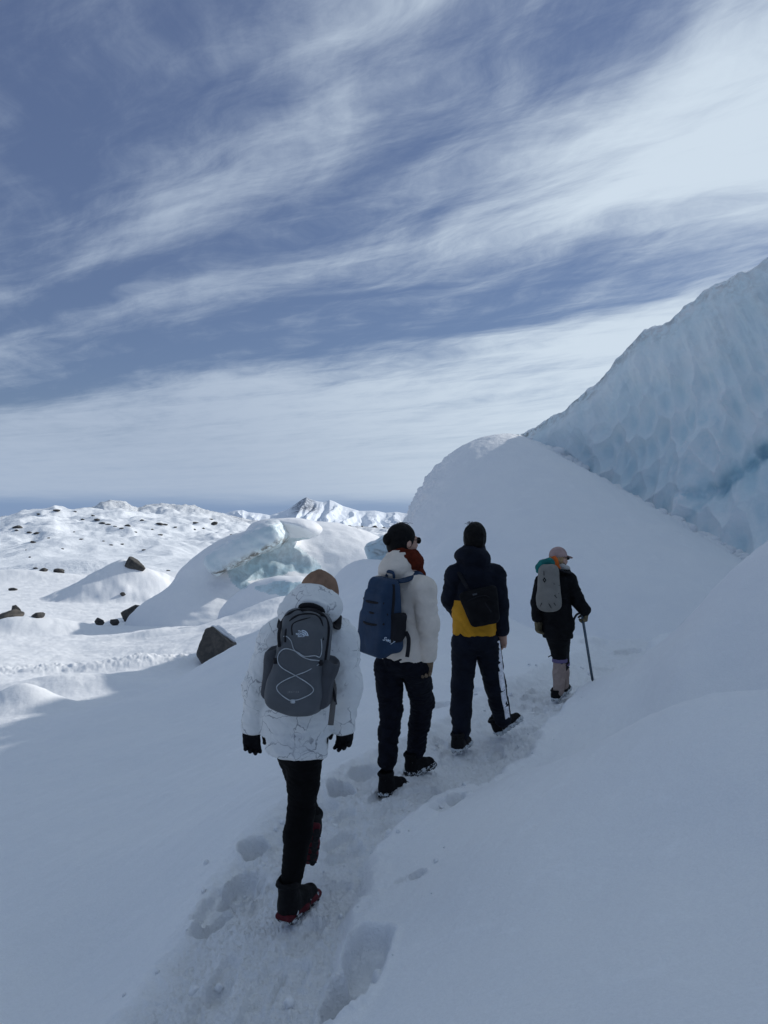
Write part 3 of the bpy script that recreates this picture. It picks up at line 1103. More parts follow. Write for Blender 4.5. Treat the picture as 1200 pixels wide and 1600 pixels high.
# ================================================================== SDF toolkit (distance fields meshed with surface nets)
class Vol:
    def __init__(self, lo, hi, h):
        self.lo = np.asarray(lo, float)
        self.h = h
        self.n = np.maximum(np.ceil((np.asarray(hi, float) - self.lo) / h).astype(int) + 1, 3)
        self.F = np.full(self.n, 1.0, np.float32)

    def _sub(self, lo, hi, pad):
        i0 = np.clip(np.floor((np.asarray(lo) - pad - self.lo) / self.h).astype(int), 0, self.n)
        i1 = np.clip(np.ceil((np.asarray(hi) + pad - self.lo) / self.h).astype(int) + 1, 0, self.n)
        if (i1 <= i0).any():
            return None, None
        ax = [(self.lo[a] + self.h * np.arange(i0[a], i1[a])).astype(np.float32) for a in range(3)]
        return tuple(slice(i0[a], i1[a]) for a in range(3)), np.meshgrid(*ax, indexing='ij')

    def add(self, prim, k=0.0):
        fn, lo, hi = prim
        sl_, P = self._sub(lo, hi, k + 4 * self.h)
        if sl_ is None:
            return self
        d = fn(*P)
        a = self.F[sl_]
        if k > 0:
            hh = np.maximum(k - np.abs(a - d), 0) / k
            self.F[sl_] = np.minimum(a, d) - hh * hh * k * 0.25
        else:
            self.F[sl_] = np.minimum(a, d)
        return self

    def cut(self, prim, k=0.0):
        fn, lo, hi = prim
        sl_, P = self._sub(lo, hi, k + 4 * self.h)
        if sl_ is None:
            return self
        d = -fn(*P)
        a = self.F[sl_]
        if k > 0:
            hh = np.maximum(k - np.abs(a - d), 0) / k
            self.F[sl_] = np.maximum(a, d) + hh * hh * k * 0.25
        else:
            self.F[sl_] = np.maximum(a, d)
        return self

    def mod(self, fn):
        """fn(F, X, Y, Z) -> F over the whole volume"""
        ax = [(self.lo[a] + self.h * np.arange(self.n[a])).astype(np.float32) for a in range(3)]
        self.F = fn(self.F, *np.meshgrid(*ax, indexing='ij')).astype(np.float32)
        return self

    def mesh(self):
        Fv = self.F.copy()
        for a in range(3):                          # close at the border
            s0 = [slice(None)] * 3
            s0[a] = 0
            Fv[tuple(s0)] = np.maximum(Fv[tuple(s0)], self.h * .5)
            s0[a] = -1
            Fv[tuple(s0)] = np.maximum(Fv[tuple(s0)], self.h * .5)
        S = Fv < 0
        c = np.zeros(tuple(self.n - 1), np.int8)
        for dx in (0, 1):
            for dy in (0, 1):
                for dz in (0, 1):
                    c += S[dx:self.n[0] - 1 + dx, dy:self.n[1] - 1 + dy, dz:self.n[2] - 1 + dz]
        act = np.argwhere((c > 0) & (c < 8))
        idx = np.full(tuple(self.n - 1), -1, np.int64)
        idx[act[:, 0], act[:, 1], act[:, 2]] = np.arange(len(act))
        acc = np.zeros((len(act), 3))
        cnt = np.zeros(len(act))
        offs = [np.array([i >> 2 & 1, i >> 1 & 1, i & 1]) for i in range(8)]
        vals = [Fv[act[:, 0] + o[0], act[:, 1] + o[1], act[:, 2] + o[2]] for o in offs]
        for i in range(8):
            for a in range(3):
                if offs[i][a] == 0:
                    j = i | (4 >> a)
                    va, vb = vals[i], vals[j]
                    m = (va < 0) != (vb < 0)
                    t = np.where(m, va / np.where(m, va - vb, 1), 0)
                    p = offs[i][None, :] + t[:, None] * (offs[j] - offs[i])[None, :]
                    acc[m] += p[m]
                    cnt[m] += 1
        V = self.lo + self.h * (act + acc / cnt[:, None])
        quads = []
        for a in range(3):
            b, e = (a + 1) % 3, (a + 2) % 3
            s0 = [slice(None)] * 3
            s1 = [slice(None)] * 3
            s0[a] = slice(0, -1)
            s1[a] = slice(1, None)
            x = S[tuple(s0)] != S[tuple(s1)]
            ed = np.argwhere(x)
            ed = ed[(ed[:, b] > 0) & (ed[:, e] > 0) & (ed[:, b] < self.n[b] - 1) & (ed[:, e] < self.n[e] - 1)]
            if not len(ed):
                continue
            ub, ue = np.zeros(3, int), np.zeros(3, int)
            ub[b] = 1
            ue[e] = 1

            def I(q):
                return idx[q[:, 0], q[:, 1], q[:, 2]]
            q = np.stack([I(ed - ub - ue), I(ed - ue), I(ed), I(ed - ub)], 1)
            inside = S[ed[:, 0], ed[:, 1], ed[:, 2]]
            q[~inside] = q[~inside][:, ::-1]
            quads.append(q)
        return V, np.concatenate(quads)


def vnormals(V, Q):
    n = np.cross(V[Q[:, 2]] - V[Q[:, 0]], V[Q[:, 3]] - V[Q[:, 1]])
    N = np.zeros_like(V)
    for i in range(4):
        np.add.at(N, Q[:, i], n)
    return N / np.maximum(np.linalg.norm(N, axis=1, keepdims=True), 1e-12)


def relax(V, Q, it=2, lam=0.5):
    e = np.concatenate([Q[:, [0, 1]], Q[:, [1, 2]], Q[:, [2, 3]], Q[:, [3, 0]]])
    e = np.concatenate([e, e[:, ::-1]])
    deg = np.bincount(e[:, 0], minlength=len(V)).astype(float)
    for _ in range(it):
        A = np.zeros_like(V)
        for a in range(3):
            A[:, a] = np.bincount(e[:, 0], weights=V[e[:, 1], a], minlength=len(V))
        V = V + lam * (A / deg[:, None] - V)
    return V


def nz(v):
    v = np.asarray(v, float)
    return v / np.linalg.norm(v)


def rcone(a, b, ra, rb, flat=None):
    """tapered capsule; flat = (direction, factor) squashes the section along a direction"""
    a, b = np.asarray(a, float), np.asarray(b, float)
    m = max(ra, rb)
    lo, hi = np.minimum(a, b) - m, np.maximum(a, b) + m
    ab = (b - a)
    L2 = float(ab @ ab) + 1e-9

    def fn(X, Y, Z):
        px, py, pz = X - a[0], Y - a[1], Z - a[2]
        t = np.clip((px * ab[0] + py * ab[1] + pz * ab[2]) / L2, 0, 1)
        dx, dy, dz = px - t * ab[0], py - t * ab[1], pz - t * ab[2]
        s = 1.0
        if flat is not None:
            n, f = nz(flat[0]), flat[1]
            q = (dx * n[0] + dy * n[1] + dz * n[2]) * (1 / f - 1)
            dx, dy, dz = dx + q * n[0], dy + q * n[1], dz + q * n[2]
            s = (1 + f) / 2 if f < 1 else 1.0
        return (np.sqrt(dx * dx + dy * dy + dz * dz) - (ra + (rb - ra) * t)) * s
    return fn, lo, hi


def frame(fwd, up=(0, 0, 1)):
    """columns: right, forward, up"""
    f = nz(fwd)
    r = nz(np.cross(f, np.asarray(up, float)))
    u = np.cross(r, f)
    return np.stack([r, f, u], 1)


def ellip(c, rad, R=None):
    c, rad = np.asarray(c, float), np.asarray(rad, float)
    m = rad.max()
    R_ = np.eye(3) if R is None else R

    def fn(X, Y, Z):
        px, py, pz = X - c[0], Y - c[1], Z - c[2]
        q = [(px * R_[0, i] + py * R_[1, i] + pz * R_[2, i]) / rad[i] for i in range(3)]
        k0 = np.sqrt(q[0] ** 2 + q[1] ** 2 + q[2] ** 2)
        k1 = np.sqrt((q[0] / rad[0]) ** 2 + (q[1] / rad[1]) ** 2 + (q[2] / rad[2]) ** 2)
        return k0 * (k0 - 1) / np.maximum(k1, 1e-6)
    return fn, c - m, c + m


def rbox(c, half, rad, R=None, taper=0.0, tdepth=0.0):
    """rounded box in its own frame; taper narrows its width towards +local z, tdepth its depth"""
    c, half = np.asarray(c, float), np.asarray(half, float)
    m = float(np.linalg.norm(half)) * (1 + abs(taper) + abs(tdepth))
    R_ = np.eye(3) if R is None else R

    def fn(X, Y, Z):
        px, py, pz = X - c[0], Y - c[1], Z - c[2]
        q = [px * R_[0, i] + py * R_[1, i] + pz * R_[2, i] for i in range(3)]
        if taper or tdepth:
            zt = np.clip(q[2] / half[2], -1, 1)
            q[0] = q[0] / (1 - taper * (zt + 1) * .5)
            q[1] = q[1] / (1 - tdepth * (zt + 1) * .5)
        d = [np.abs(q[i]) - (half[i] - rad) for i in range(3)]
        out = np.sqrt(np.maximum(d[0], 0) ** 2 + np.maximum(d[1], 0) ** 2 + np.maximum(d[2], 0) ** 2)
        return out + np.minimum(np.maximum(d[0], np.maximum(d[1], d[2])), 0) - rad
    return fn, c - m, c + m


def halfspace(p, n, lo=(-50, -50, -50), hi=(50, 50, 50)):
    """inside where (x-p).n < 0"""
    p, n = np.asarray(p, float), nz(n)

    def fn(X, Y, Z):
        return (X - p[0]) * n[0] + (Y - p[1]) * n[1] + (Z - p[2]) * n[2]
    return fn, np.asarray(lo, float), np.asarray(hi, float)


# ================================================================== ICE BLOCKS (left, below the trail)
def build_serac():
    def px(u, v, d):
        return at(u, v, d)
    D = 30.0
    root = empty("ice_block", (-5.0, 30.5, -2.4))
    tag(root, "snow covered ice block with an overhanging tilted slab, left of the hikers", "ice block")
    # snow-draped body
    vol = Vol((-11.5, 24.0, -3.4), (4.5, 38.5, 2.6), 0.075)
    vol.add(ellip((-5.35, 31.6, -2.6), (3.3, 2.9, 4.05)))
    vol.add(ellip((-7.0, 31.0, -2.2), (1.75, 2.2, 2.65)), 0.5)
    vol.add(ellip((-3.1, 34.6, -2.4), (5.2, 4.2, 4.2)), 0.6)
    vol.add(ellip((1.2, 34.5, -2.4), (3.6, 3.2, 2.6)), 1.0)
    # drifts at its foot
    vol.add(ellip((-7.3, 29.6, -3.2), (2.9, 2.3, 2.5)), 0.7)
    vol.add(ellip((-5.3, 28.2, -3.4), (3.4, 2.2, 1.9)), 0.8)
    vol.add(ellip(px(446, 828, 31.0), (1.5, 1.3, .5)), .3)
    ca, sa = math.cos(-.35), math.sin(-.35)
    carve = ellip(px(450, 868, 28.0), (2.7, 3.1, 1.3), np.array([[ca, 0, -sa], [0, 1, 0], [sa, 0, ca]]))
    vol.cut(carve, 0.12)
    carve2 = ellip(px(408, 884, 28.3), (1.75, 2.1, 1.0), np.array([[ca, 0, -sa], [0, 1, 0], [sa, 0, ca]]))
    vol.cut(carve2, 0.25)
    vol.add(ellip((-3.35, 26.8, -2.2), (2.6, 1.5, 2.12)), 0.35)
    vol.mod(lambda Fv, X, Y, Z: Fv + 0.10 * fbm3(X / 1.4, Y / 1.4, Z / 1.0, 3, .5, 131) + 0.03 * fbm3(X / .35, Y / .35, Z / .3, 2, .5, 132))
    V, Q = vol.mesh()
    V = relax(V, Q, 1)
    N = vnormals(V, Q)
    cd = np.minimum(carve[0](V[:, 0], V[:, 1], V[:, 2]), carve2[0](V[:, 0], V[:, 1], V[:, 2]))
    icy = 1 - sstep(.05, .48, cd - 0.10 * fbm3(V[:, 0] / .5, V[:, 1] / .5, V[:, 2] / .5, 3, .6, 133))
    icy = icy * (1 - sstep(.7, .95, N[:, 2]))
    icy = icy * (1 - sstep(.95, 1.35, V[:, 2]))
    icy = np.maximum(icy, sstep(-.2, .25, 0.15 - np.hypot((V[:, 0] + 8.35) / 1.0, (V[:, 2] + .55) / .7) * .3) * (1 - sstep(.3, .6, N[:, 2])) * .6)
    # melt flutes in the icy hollow
    fl = worley2(V[:, 0] / .33 + .4 * V[:, 2], V[:, 2] / .8, 3) ** 2
    V = V + N * ((fl - .4) * 0.10 * icy)[:, None]
    fi = (icy[Q].mean(1) > 0.5).astype(int)
    o = mesh_obj("snow_drift", V, Q, [M['snow'], M['iceb']], root, mat_idx=fi)
    add_attr(o, 'deep_and_shade', np.clip(sstep(.5, 0, V[:, 2] + .1) * icy * .6, 0, 1))
    add_attr(o, 'frost_and_light', np.zeros(len(V)))
    add_attr(o, 'dirt', icy * 0.25)
    # the slab
    a = math.radians(27)
    R = np.array([[math.cos(a), 0.10, -math.sin(a)], [0, 1, 0], [math.sin(a), -0.05, math.cos(a)]])
    R[:, 1] = nz(np.cross(R[:, 2], R[:, 0]))
    c = px(386, 857, 29.9)
    vol = Vol(c - 2.6, c + 2.6, 0.05)
    vol.add(rbox(c, (1.5, 1.35, .46), .34, R, tdepth=.1))
    vol.add(rbox(c + R @ np.array([.25, .8, .12]), (1.4, 1.3, .44), .34, R), .25)
    vol.mod(lambda Fv, X, Y, Z: Fv + 0.13 * fbm3(X / .8, Y / .8, Z / .5, 3, .55, 141) + 0.02 * fbm3(X / .2, Y / .2, Z / .12, 2, .5, 142))
    V, Q = vol.mesh()
    V = relax(V, Q, 1)
    N = vnormals(V, Q)
    o = mesh_obj("slab", V, Q, M['iceb'], root)
    loc = (V - c) @ R
    add_attr(o, 'frost_and_light', np.clip(sstep(.6, .9, N[:, 2]) + .05, 0, 1))
    add_attr(o, 'deep_and_shade', np.zeros(len(V)))
    add_attr(o, 'dirt', np.clip(np.exp(-((loc[:, 2] + .40) / .12) ** 2) * 1.1, 0, 1))
    return root


build_serac()


def ice_lump(name, label, c, half, tilt_x, tilt_y, seed, h=0.03, rad=.18, frost_and_light=0.1, cuts=()):
    a, b = math.radians(tilt_x), math.radians(tilt_y)
    Ry = np.array([[math.cos(a), 0, -math.sin(a)], [0, 1, 0], [math.sin(a), 0, math.cos(a)]])
    Rx = np.array([[1, 0, 0], [0, math.cos(b), -math.sin(b)], [0, math.sin(b), math.cos(b)]])
    R = Rx @ Ry
    c = np.asarray(c, float)
    m = float(np.linalg.norm(half)) + .2
    vol = Vol(c - m, c + m, h)
    vol.add(rbox(c, half, rad, R, taper=.15))
    for cc, rr in cuts:
        vol.cut(ellip(cc, rr), .06)
    vol.mod(lambda Fv, X, Y, Z: Fv + 0.10 * fbm3(X / .6, Y / .6, Z / .45, 3, .55, seed))
    V, Q = vol.mesh()
    V = relax(V, Q, 1)
    N = vnormals(V, Q)
    o = mesh_obj(name, V, Q, M['iceb'], origin=(c[0], c[1], c[2] - half[2]))
    fr = np.clip(sstep(.35, .75, N[:, 2]) + frost_and_light, 0, 1)
    add_attr(o, 'frost_and_light', fr)
    add_attr(o, 'deep_and_shade', np.clip(.3 - fr, 0, 1))
    add_attr(o, 'dirt', np.exp(-((N[:, 2] - .35) / .12) ** 2) * .7)
    tag(o, label, "ice block")
    return o


ice_lump("ice_block", "small blue ice block with a slanted snowy top, behind the bun-haired hiker", at(607, 862, 19.6), (.62, .6, .36), 24, -8, 151, rad=.12)


# ================================================================== BOULDERS
def boulder_mesh(size, seed, ncut=16, flat=1.0, sub=4, planes=None):
    rng = np.random.RandomState(seed)
    bm = bmesh.new()
    bmesh.ops.create_icosphere(bm, subdivisions=sub, radius=1)
    v = np.array([q.co[:] for q in bm.verts])
    f = np.array([[q.index for q in p.verts] for p in bm.faces])
    bm.free()
    n = rng.normal(size=(ncut, 3))
    n /= np.linalg.norm(n, axis=1, keepdims=True)
    d = 0.62 + 0.38 * rng.rand(ncut)
    if planes:
        pn = np.array([p[:3] for p in planes], float)
        pd = np.array([p[3] for p in planes], float)
        n = np.concatenate([n, pn / np.linalg.norm(pn, axis=1, keepdims=True)])
        d = np.concatenate([np.maximum(d, .9), pd])
    dots = v @ n.T
    r = np.min(np.where(dots > 0.05, d / np.maximum(dots, 0.05), 9), axis=1)
    r = np.minimum(r, 1.5 if planes else 1.25)
    v = v * r[:, None]
    if sub >= 3:
        nn = fbm3(v[:, 0] * 2.2 + seed, v[:, 1] * 2.2, v[:, 2] * 2.2, 4, .55, seed % 50)
        v = v * (1 + 0.10 * nn)[:, None]
    v = v * np.asarray(size)
    return v, f


def boulder(u, v, d, wpx, hpx, label, seed, depth=None, mat='rock', rot=0.0, sink=.25, cap=None, group=None, name="boulder", sub=4, cat="boulder", planes=None):
    """(u, v) = foot of the visible rock in the photograph, wpx x hpx its visible size there"""
    w, hh = wpx / F * d / 2, hpx / F * d
    size = np.array([w, depth or w * .85, hh / (2 - 2 * sink) * 1.05])
    V, Fc = boulder_mesh(size, seed, sub=sub, planes=planes)
    c, s = math.cos(rot), math.sin(rot)
    V = V @ np.array([[c, 0, -s], [0, 1, 0], [s, 0, c]])
    p = at(u, v, d)
    zg = gz(p[0], p[1]) if d < 75 else float(ground(np.array([p[0]]), np.array([p[1]]), detail=False)[0][0])
    zmin, zmax = V[:, 2].min(), V[:, 2].max()
    cen = np.array([p[0], p[1] + size[1] * .7, zg - zmin - sink * (zmax - zmin)])
    root = None
    if cap:
        root = empty(name, (cen[0], cen[1], zg))
        tag(root, label, cat, group)
        o = mesh_obj("stone", V + cen, Fc, M[mat], root)
        # snow lying on the upper faces
        vol = Vol(cen - size * 1.4, cen + size * 1.5, max(w * .045, .02))
        for (ax, ay, az_, bx, by, bz, ra, rb) in cap:
            vol.add(rcone(cen + size * np.array([ax, ay, az_]), cen + size * np.array([bx, by, bz]), ra * w, rb * w), .1 * w)
        vol.mod(lambda Fv, X, Y, Z: Fv + .05 * w * fbm3(X / (.35 * w), Y / (.35 * w), Z / (.35 * w), 3, .5, seed % 40))
        v2, q2 = vol.mesh()
        mesh_obj("snow_cap", v2, q2, M['snow'], root)
        return root
    o = mesh_obj(name, V + cen, Fc, M[mat], origin=(cen[0], cen[1], zg))
    tag(o, label, cat, group)
    return o


boulder(336, 1030, 17.0, 72, 62, "big dark boulder with a strip of snow on its crest, beside the slope edge", 27, sink=.18, depth=.5, sub=5,
        planes=[(-.93, -.1, .36, .80), (.62, .05, .78, .58), (.95, -.1, -.2, .85), (-.3, -.92, .25, .62), (.5, -.8, .2, .70), (-.2, .2, .95, .86), (0, 0, -1, .8)],
        cap=[(-.22, -.05, .86, .75, -.05, .30, .10, .06), (-.05, .25, .80, .6, .25, .35, .12, .09)], mat='rock_brown')
boulder(203, 976, 30.5, 37, 24, "dark angular boulder standing on lit snow below the ice block's drift", 5, rot=-.1)
boulder(250, 985, 29.0, 40, 20, "brownish sloping boulder partly snowed over, in the row by the drift", 8, mat='rock_brown', rot=-.35,
        cap=[(-.7, 0, .55, .1, 0, .85, .16, .14)])
boulder(222, 984, 29.3, 26, 11, "low dark stone touching the brownish boulder's side", 12)
boulder(154, 989, 28.5, 17, 10, "small black stone at the end of the boulder row", 15)
boulder(178, 986, 28.9, 14, 9, "small dark stone tucked behind a little snow hump", 16)
boulder(8, 977, 29.5, 42, 20, "wide dark slabby boulder cut off by the picture's edge", 21, mat='rock_brown', rot=-.3)
boulder(22, 962, 33, 18, 13, "small dark block resting behind the wide slabby boulder", 22)
boulder(79, 980, 29, 12, 8, "little dark stone on a snow hump near the slabby boulder", 23)
boulder(59, 994, 26.5, 22, 7, "thin dark flake of rock lying in the snow", 24, rot=-.35, sink=.35)
boulder(205, 906, 42.4, 30, 18, "dark rock tip crowning the snowy pyramid mound", 31, sink=.25, depth=.45,
        planes=[(-.95, 0, .3, .62), (.60, -.05, .80, .40), (-.2, -.9, .35, .6), (.4, -.9, .2, .7)])
boulder(227, 901, 62, 18, 7, "dark rock to the right of the pyramid mound", 33)
boulder(191, 941, 40.2, 9, 5, "tiny dark stone at the foot of the pyramid mound", 34)
boulder(220, 958, 35, 10, 5, "small dark stone behind the angular boulder", 36)
boulder(68, 905, 60, 12, 5, "dark rock on the flat snow near the low ice bank", 37)
boulder(90, 903, 60, 18, 6, "flat dark rock with a pointed end near the low ice bank", 38)
boulder(173, 884, 85, 6, 7, "small upright dark rock at the end of the low ice bank", 39)
boulder(19, 926, 48, 14, 5, "small flat dark rock on the open snow flat", 40)

# small rocks scattered over the far hillsides: (u, v, w, h) as seen
HILL_ROCKS = [(28, 825, 20, 5), (26, 829, 8, 2), (46, 833, 9, 3), (58, 834, 11, 4), (52, 848, 11, 4), (76, 841, 6, 2), (89, 798, 14, 3), (60, 804, 8, 2), (117, 800, 8, 2), (129, 812, 8, 2), (145, 806, 7, 2), (127, 843, 9, 2), (162, 846, 5, 2), (174, 852, 7, 2), (191, 851, 8, 2), (225, 860, 9, 2), (200, 822, 12, 3), (222, 813, 9, 2), (250, 820, 14, 4), (259, 820, 10, 2), (274, 824, 7, 2), (251, 836, 9, 2), (306, 818, 12, 3), (335, 820, 14, 5), (304, 828, 7, 2), (152, 813, 14, 3), (160, 818, 12, 3), (170, 820, 10, 2), (180, 823, 7, 2), (190, 826, 8, 2), (98, 858, 5, 2), (47, 871, 5, 2), (41, 860, 3, 2), (56, 888, 10, 2), (264, 892, 8, 2), (362, 836, 8, 2), (330, 812, 9, 2), (545, 818, 12, 5), (555, 828, 10, 4), (528, 829, 6, 2), (586, 822, 11, 4), (503, 822, 7, 2), (566, 819, 5, 2), (600, 821, 7, 2), (572, 834, 6, 2), (116, 832, 4, 2), (212, 832, 6, 2), (238, 828, 6, 2), (318, 826, 6, 2)]


def hill_rocks():
    seeds = [boulder_mesh((1, 1, 1), 60 + i, sub=2) for i in range(8)]
    protos = []
    for i, (v_, f_) in enumerate(seeds):
        me = bpy.data.meshes.new("hill_rock")
        me.from_pydata([tuple(q) for q in v_], [], [tuple(q) for q in f_])
        me.materials.append(M['rock'])
        protos.append(me)
    n = 0
    for i, (u, v, w, h) in enumerate(HILL_ROCKS):
        d = hit(u, v, 48.0, 760.0)
        if d is None:
            for dv in (2, 4, 6, 9, 13):
                d = hit(u, v + dv, 48.0, 760.0)
                if d:
                    break
        if d is None:
            continue
        sx = w / F * d / 2
        sz = max(h / F * d * .62, sx * .25)
        x = (u - CX) / F * d
        o = bpy.data.objects.new("rock", protos[i % 8])
        z = float(ground(np.array([x]), np.array([d]), detail=False)[0][0])
        o.location = (x, d, z + sz * .18)
        o.scale = (sx, sx * .8, sz)
        o.rotation_euler = (0, 0.12 * math.sin(i * 2.1), 0.3 * math.sin(i * 1.7))
        COL.objects.link(o)
        tag(o, "small dark rock poking through the snow on the distant hillside", "rock", "rocks on the distant hillside")
        n += 1


hill_rocks()
# ================================================================== PEOPLE: tools
UP = np.array([0.0, 0.0, 1.0])


def head_frame(deg):
    a = math.radians(deg)
    f = np.array([math.sin(a), math.cos(a), 0.0])
    r = np.array([math.cos(a), -math.sin(a), 0.0])
    return r, f


def sample(vol, P):
    q = (P - vol.lo) / vol.h
    i = np.clip(np.floor(q).astype(int), 0, vol.n - 2)
    t = np.clip(q - i, 0, 1)
    r = 0
    for a in (0, 1):
        for b in (0, 1):
            for c in (0, 1):
                w = (t[:, 0] if a else 1 - t[:, 0]) * (t[:, 1] if b else 1 - t[:, 1]) * (t[:, 2] if c else 1 - t[:, 2])
                r = r + w * vol.F[i[:, 0] + a, i[:, 1] + b, i[:, 2] + c]
    return r


def lay(vol, start, direction, length=0.8, lift=0.002):
    """drop a point along a direction until it lies on the surface"""
    t = np.arange(0, length, 0.0015)
    d = nz(direction)
    P = np.asarray(start)[None, :] + t[:, None] * d
    s = sample(vol, P) < 0
    k = int(np.argmax(s)) if s.any() else len(t) // 2
    return P[k] - d * lift


def cloth(vol, name, mat, parent, amp=0.006, sc=(9, 9, 9), seed=1, it=1, folds=0.0, fold_sc=(6, 6, 22), classify=None):
    V, Q = vol.mesh()
    V = relax(V, Q, it)
    N = vnormals(V, Q)
    w = amp * fbm3(V[:, 0] * sc[0], V[:, 1] * sc[1], V[:, 2] * sc[2], 3, .5, seed)
    if folds:
        r = fbm3(V[:, 0] * fold_sc[0], V[:, 1] * fold_sc[1], V[:, 2] * fold_sc[2] + 1.5 * fbm3(V[:, 0] * 5, V[:, 1] * 5, V[:, 2] * 5, 2, .5, seed + 3), 2, .5, seed + 7)
        w = w + folds * (1 - 2.2 * np.abs(r))
    V = V + N * w[:, None]
    mi = None
    if classify is not None:
        c = V[Q].mean(1)
        mi = classify(c).astype(int)
    return mesh_obj(name, V, Q, mat, parent, mat_idx=mi)


def merge(vol, other, k=.012):
    a, b = vol.F, other.F
    hh = np.maximum(k - np.abs(a - b), 0) / k
    vol.F = np.minimum(a, b) - hh * hh * k * .25
    return vol


def chain(vol, pts, rad, k=0.02, flat=None):
    for i in range(len(pts) - 1):
        vol.add(rcone(pts[i], pts[i + 1], rad[i], rad[i + 1], flat), k if i or k else 0)
    return vol


def tube(name, pts, r, mat, parent, flat=None, n=8, closed=False, sub=6):
    """round cord, or a strap when flat = (normal, width) is given"""
    pts = np.array([np.asarray(p, float) for p in pts])
    if sub > 1 and len(pts) > 2:
        out = []
        m = len(pts)
        for i in range(m - 1):
            p0, p1, p2, p3 = pts[max(i - 1, 0)], pts[i], pts[i + 1], pts[min(i + 2, m - 1)]
            for t in np.linspace(0, 1, sub, endpoint=False):
                out.append(0.5 * (2 * p1 + (p2 - p0) * t + (2 * p0 - 5 * p1 + 4 * p2 - p3) * t * t + (3 * p1 - p0 - 3 * p2 + p3) * t ** 3))
        out.append(pts[-1])
        pts = np.array(out)
    T = np.gradient(pts, axis=0)
    T /= np.linalg.norm(T, axis=1, keepdims=True) + 1e-9
    ang = np.linspace(0, 2 * np.pi, n, endpoint=False)
    V = []
    ref = np.array([.3, -.9, .2]) if flat is None else np.asarray(flat[0], float)
    for p, t in zip(pts, T):
        b = np.cross(t, ref)
        b /= np.linalg.norm(b) + 1e-9
        a = np.cross(b, t)
        wd = r if flat is None else flat[1]
        V.append(p + np.cos(ang)[:, None] * b * wd + np.sin(ang)[:, None] * a * r)
    V = np.concatenate(V)
    m = len(pts)
    Fc = [tuple(int(q) for q in f) for f in grid_faces(m, n, wrap=False)]
    Fc += [(i * n + n - 1, i * n, (i + 1) * n, (i + 1) * n + n - 1) for i in range(m - 1)]
    Fc += [tuple(range(n))[::-1], tuple((m - 1) * n + i for i in range(n))]
    return mesh_obj(name, V, Fc, mat, parent)


def hand(vol, wrist, d, palm, thumb, curl=0.5, size=1.0, fat=0.0, k=0.006):
    """five fingers: d = wrist to knuckles, palm = way the palm faces, thumb = side the thumb leaves from"""
    d = nz(d)
    palm = nz(np.asarray(palm) - d * np.dot(palm, d))
    th = np.asarray(thumb, float)
    th = nz(th - d * np.dot(th, d) - palm * np.dot(th, palm))
    R = np.stack([th, palm, d], 1)
    s = size
    w = np.asarray(wrist, float)
    vol.add(rcone(w - d * .02 * s, w + d * .03 * s, .028 * s + fat, .03 * s + fat, (palm, .72)), .01)
    vol.add(rbox(w + d * .055 * s, (.041 * s + fat, .0145 * s + fat, .048 * s + fat), .013 * s + fat, R), .012)
    for i, L in enumerate((.072, .080, .074, .058)):
        p = w + d * (.094 - .004 * abs(i - 1)) * s + th * (.030 - .0202 * i) * s
        c = 0.25 + curl * (0.9 + .12 * i)
        r = .0092 * s + fat * .8
        a = 0.0
        for seg, (fr, bend) in enumerate(((.46, .55), (.31, 1.0), (.23, .65))):
            a += c * bend
            dr = d * math.cos(a) + palm * math.sin(a) + th * (.10 - .06 * i)
            q = p + nz(dr) * L * fr * s
            vol.add(rcone(p, q, r, r * .93), k if seg == 0 else .003)
            p, r = q, r * .93
    p = w + d * .022 * s + th * .034 * s
    q = p + nz(d * .62 + th * .72 + palm * .35) * .036 * s
    vol.add(rcone(p, q, .0145 * s + fat, .0118 * s + fat * .9), .010)
    q2 = q + nz(d * .95 + th * .15 + palm * (.35 + .6 * curl)) * .031 * s
    vol.add(rcone(q, q2, .0115 * s + fat * .9, .0098 * s + fat * .8), .003)
    q3 = q2 + nz(d * .85 - th * .12 + palm * (.5 + .6 * curl)) * .022 * s
    vol.add(rcone(q2, q3, .0098 * s + fat * .8, .0085 * s + fat * .7), .002)
    return vol


def head(vol, c, r, f, s=1.0, u=UP):
    c = np.asarray(c, float)
    R = np.stack([r, f, u], 1)

    def p(a, b, z):
        return c + s * (a * r + b * f + z * u)
    vol.add(ellip(p(0, -.012, .018), np.array([.074, .094, .098]) * s, R), .01)
    vol.add(ellip(p(0, .036, -.048), np.array([.056, .058, .070]) * s, R), .03)
    vol.add(rcone(p(0, .086, .008), p(0, .104, -.028), .009 * s, .014 * s), .012)          # nose
    vol.add(ellip(p(0, .082, -.068), np.array([.024, .013, .008]) * s, R), .006)           # lips
    vol.add(ellip(p(0, .083, -.079), np.array([.020, .012, .007]) * s, R), .004)
    vol.add(ellip(p(0, .072, -.103), np.array([.022, .018, .016]) * s, R), .015)           # chin
    vol.add(rcone(p(-.034, .083, .026), p(.034, .083, .026), .010 * s, .010 * s), .015)    # brow
    for sg in (-1, 1):
        vol.cut(ellip(p(sg * .033, .098, .006), np.array([.017, .016, .011]) * s, R), .012)
        vol.add(ellip(p(sg * .033, .079, .005), np.array([.013, .012, .0125]) * s, R), .002)   # eye
        vol.add(ellip(p(sg * .076, -.004, -.012), np.array([.011, .022, .032]) * s, R), .008)  # ear
        vol.add(ellip(p(sg * .047, .058, -.030), np.array([.02, .022, .022]) * s, R), .02)
    vol.add(rcone(p(0, -.022, -.07), p(0, -.03, -.17), .056 * s, .060 * s), .03)             # neck


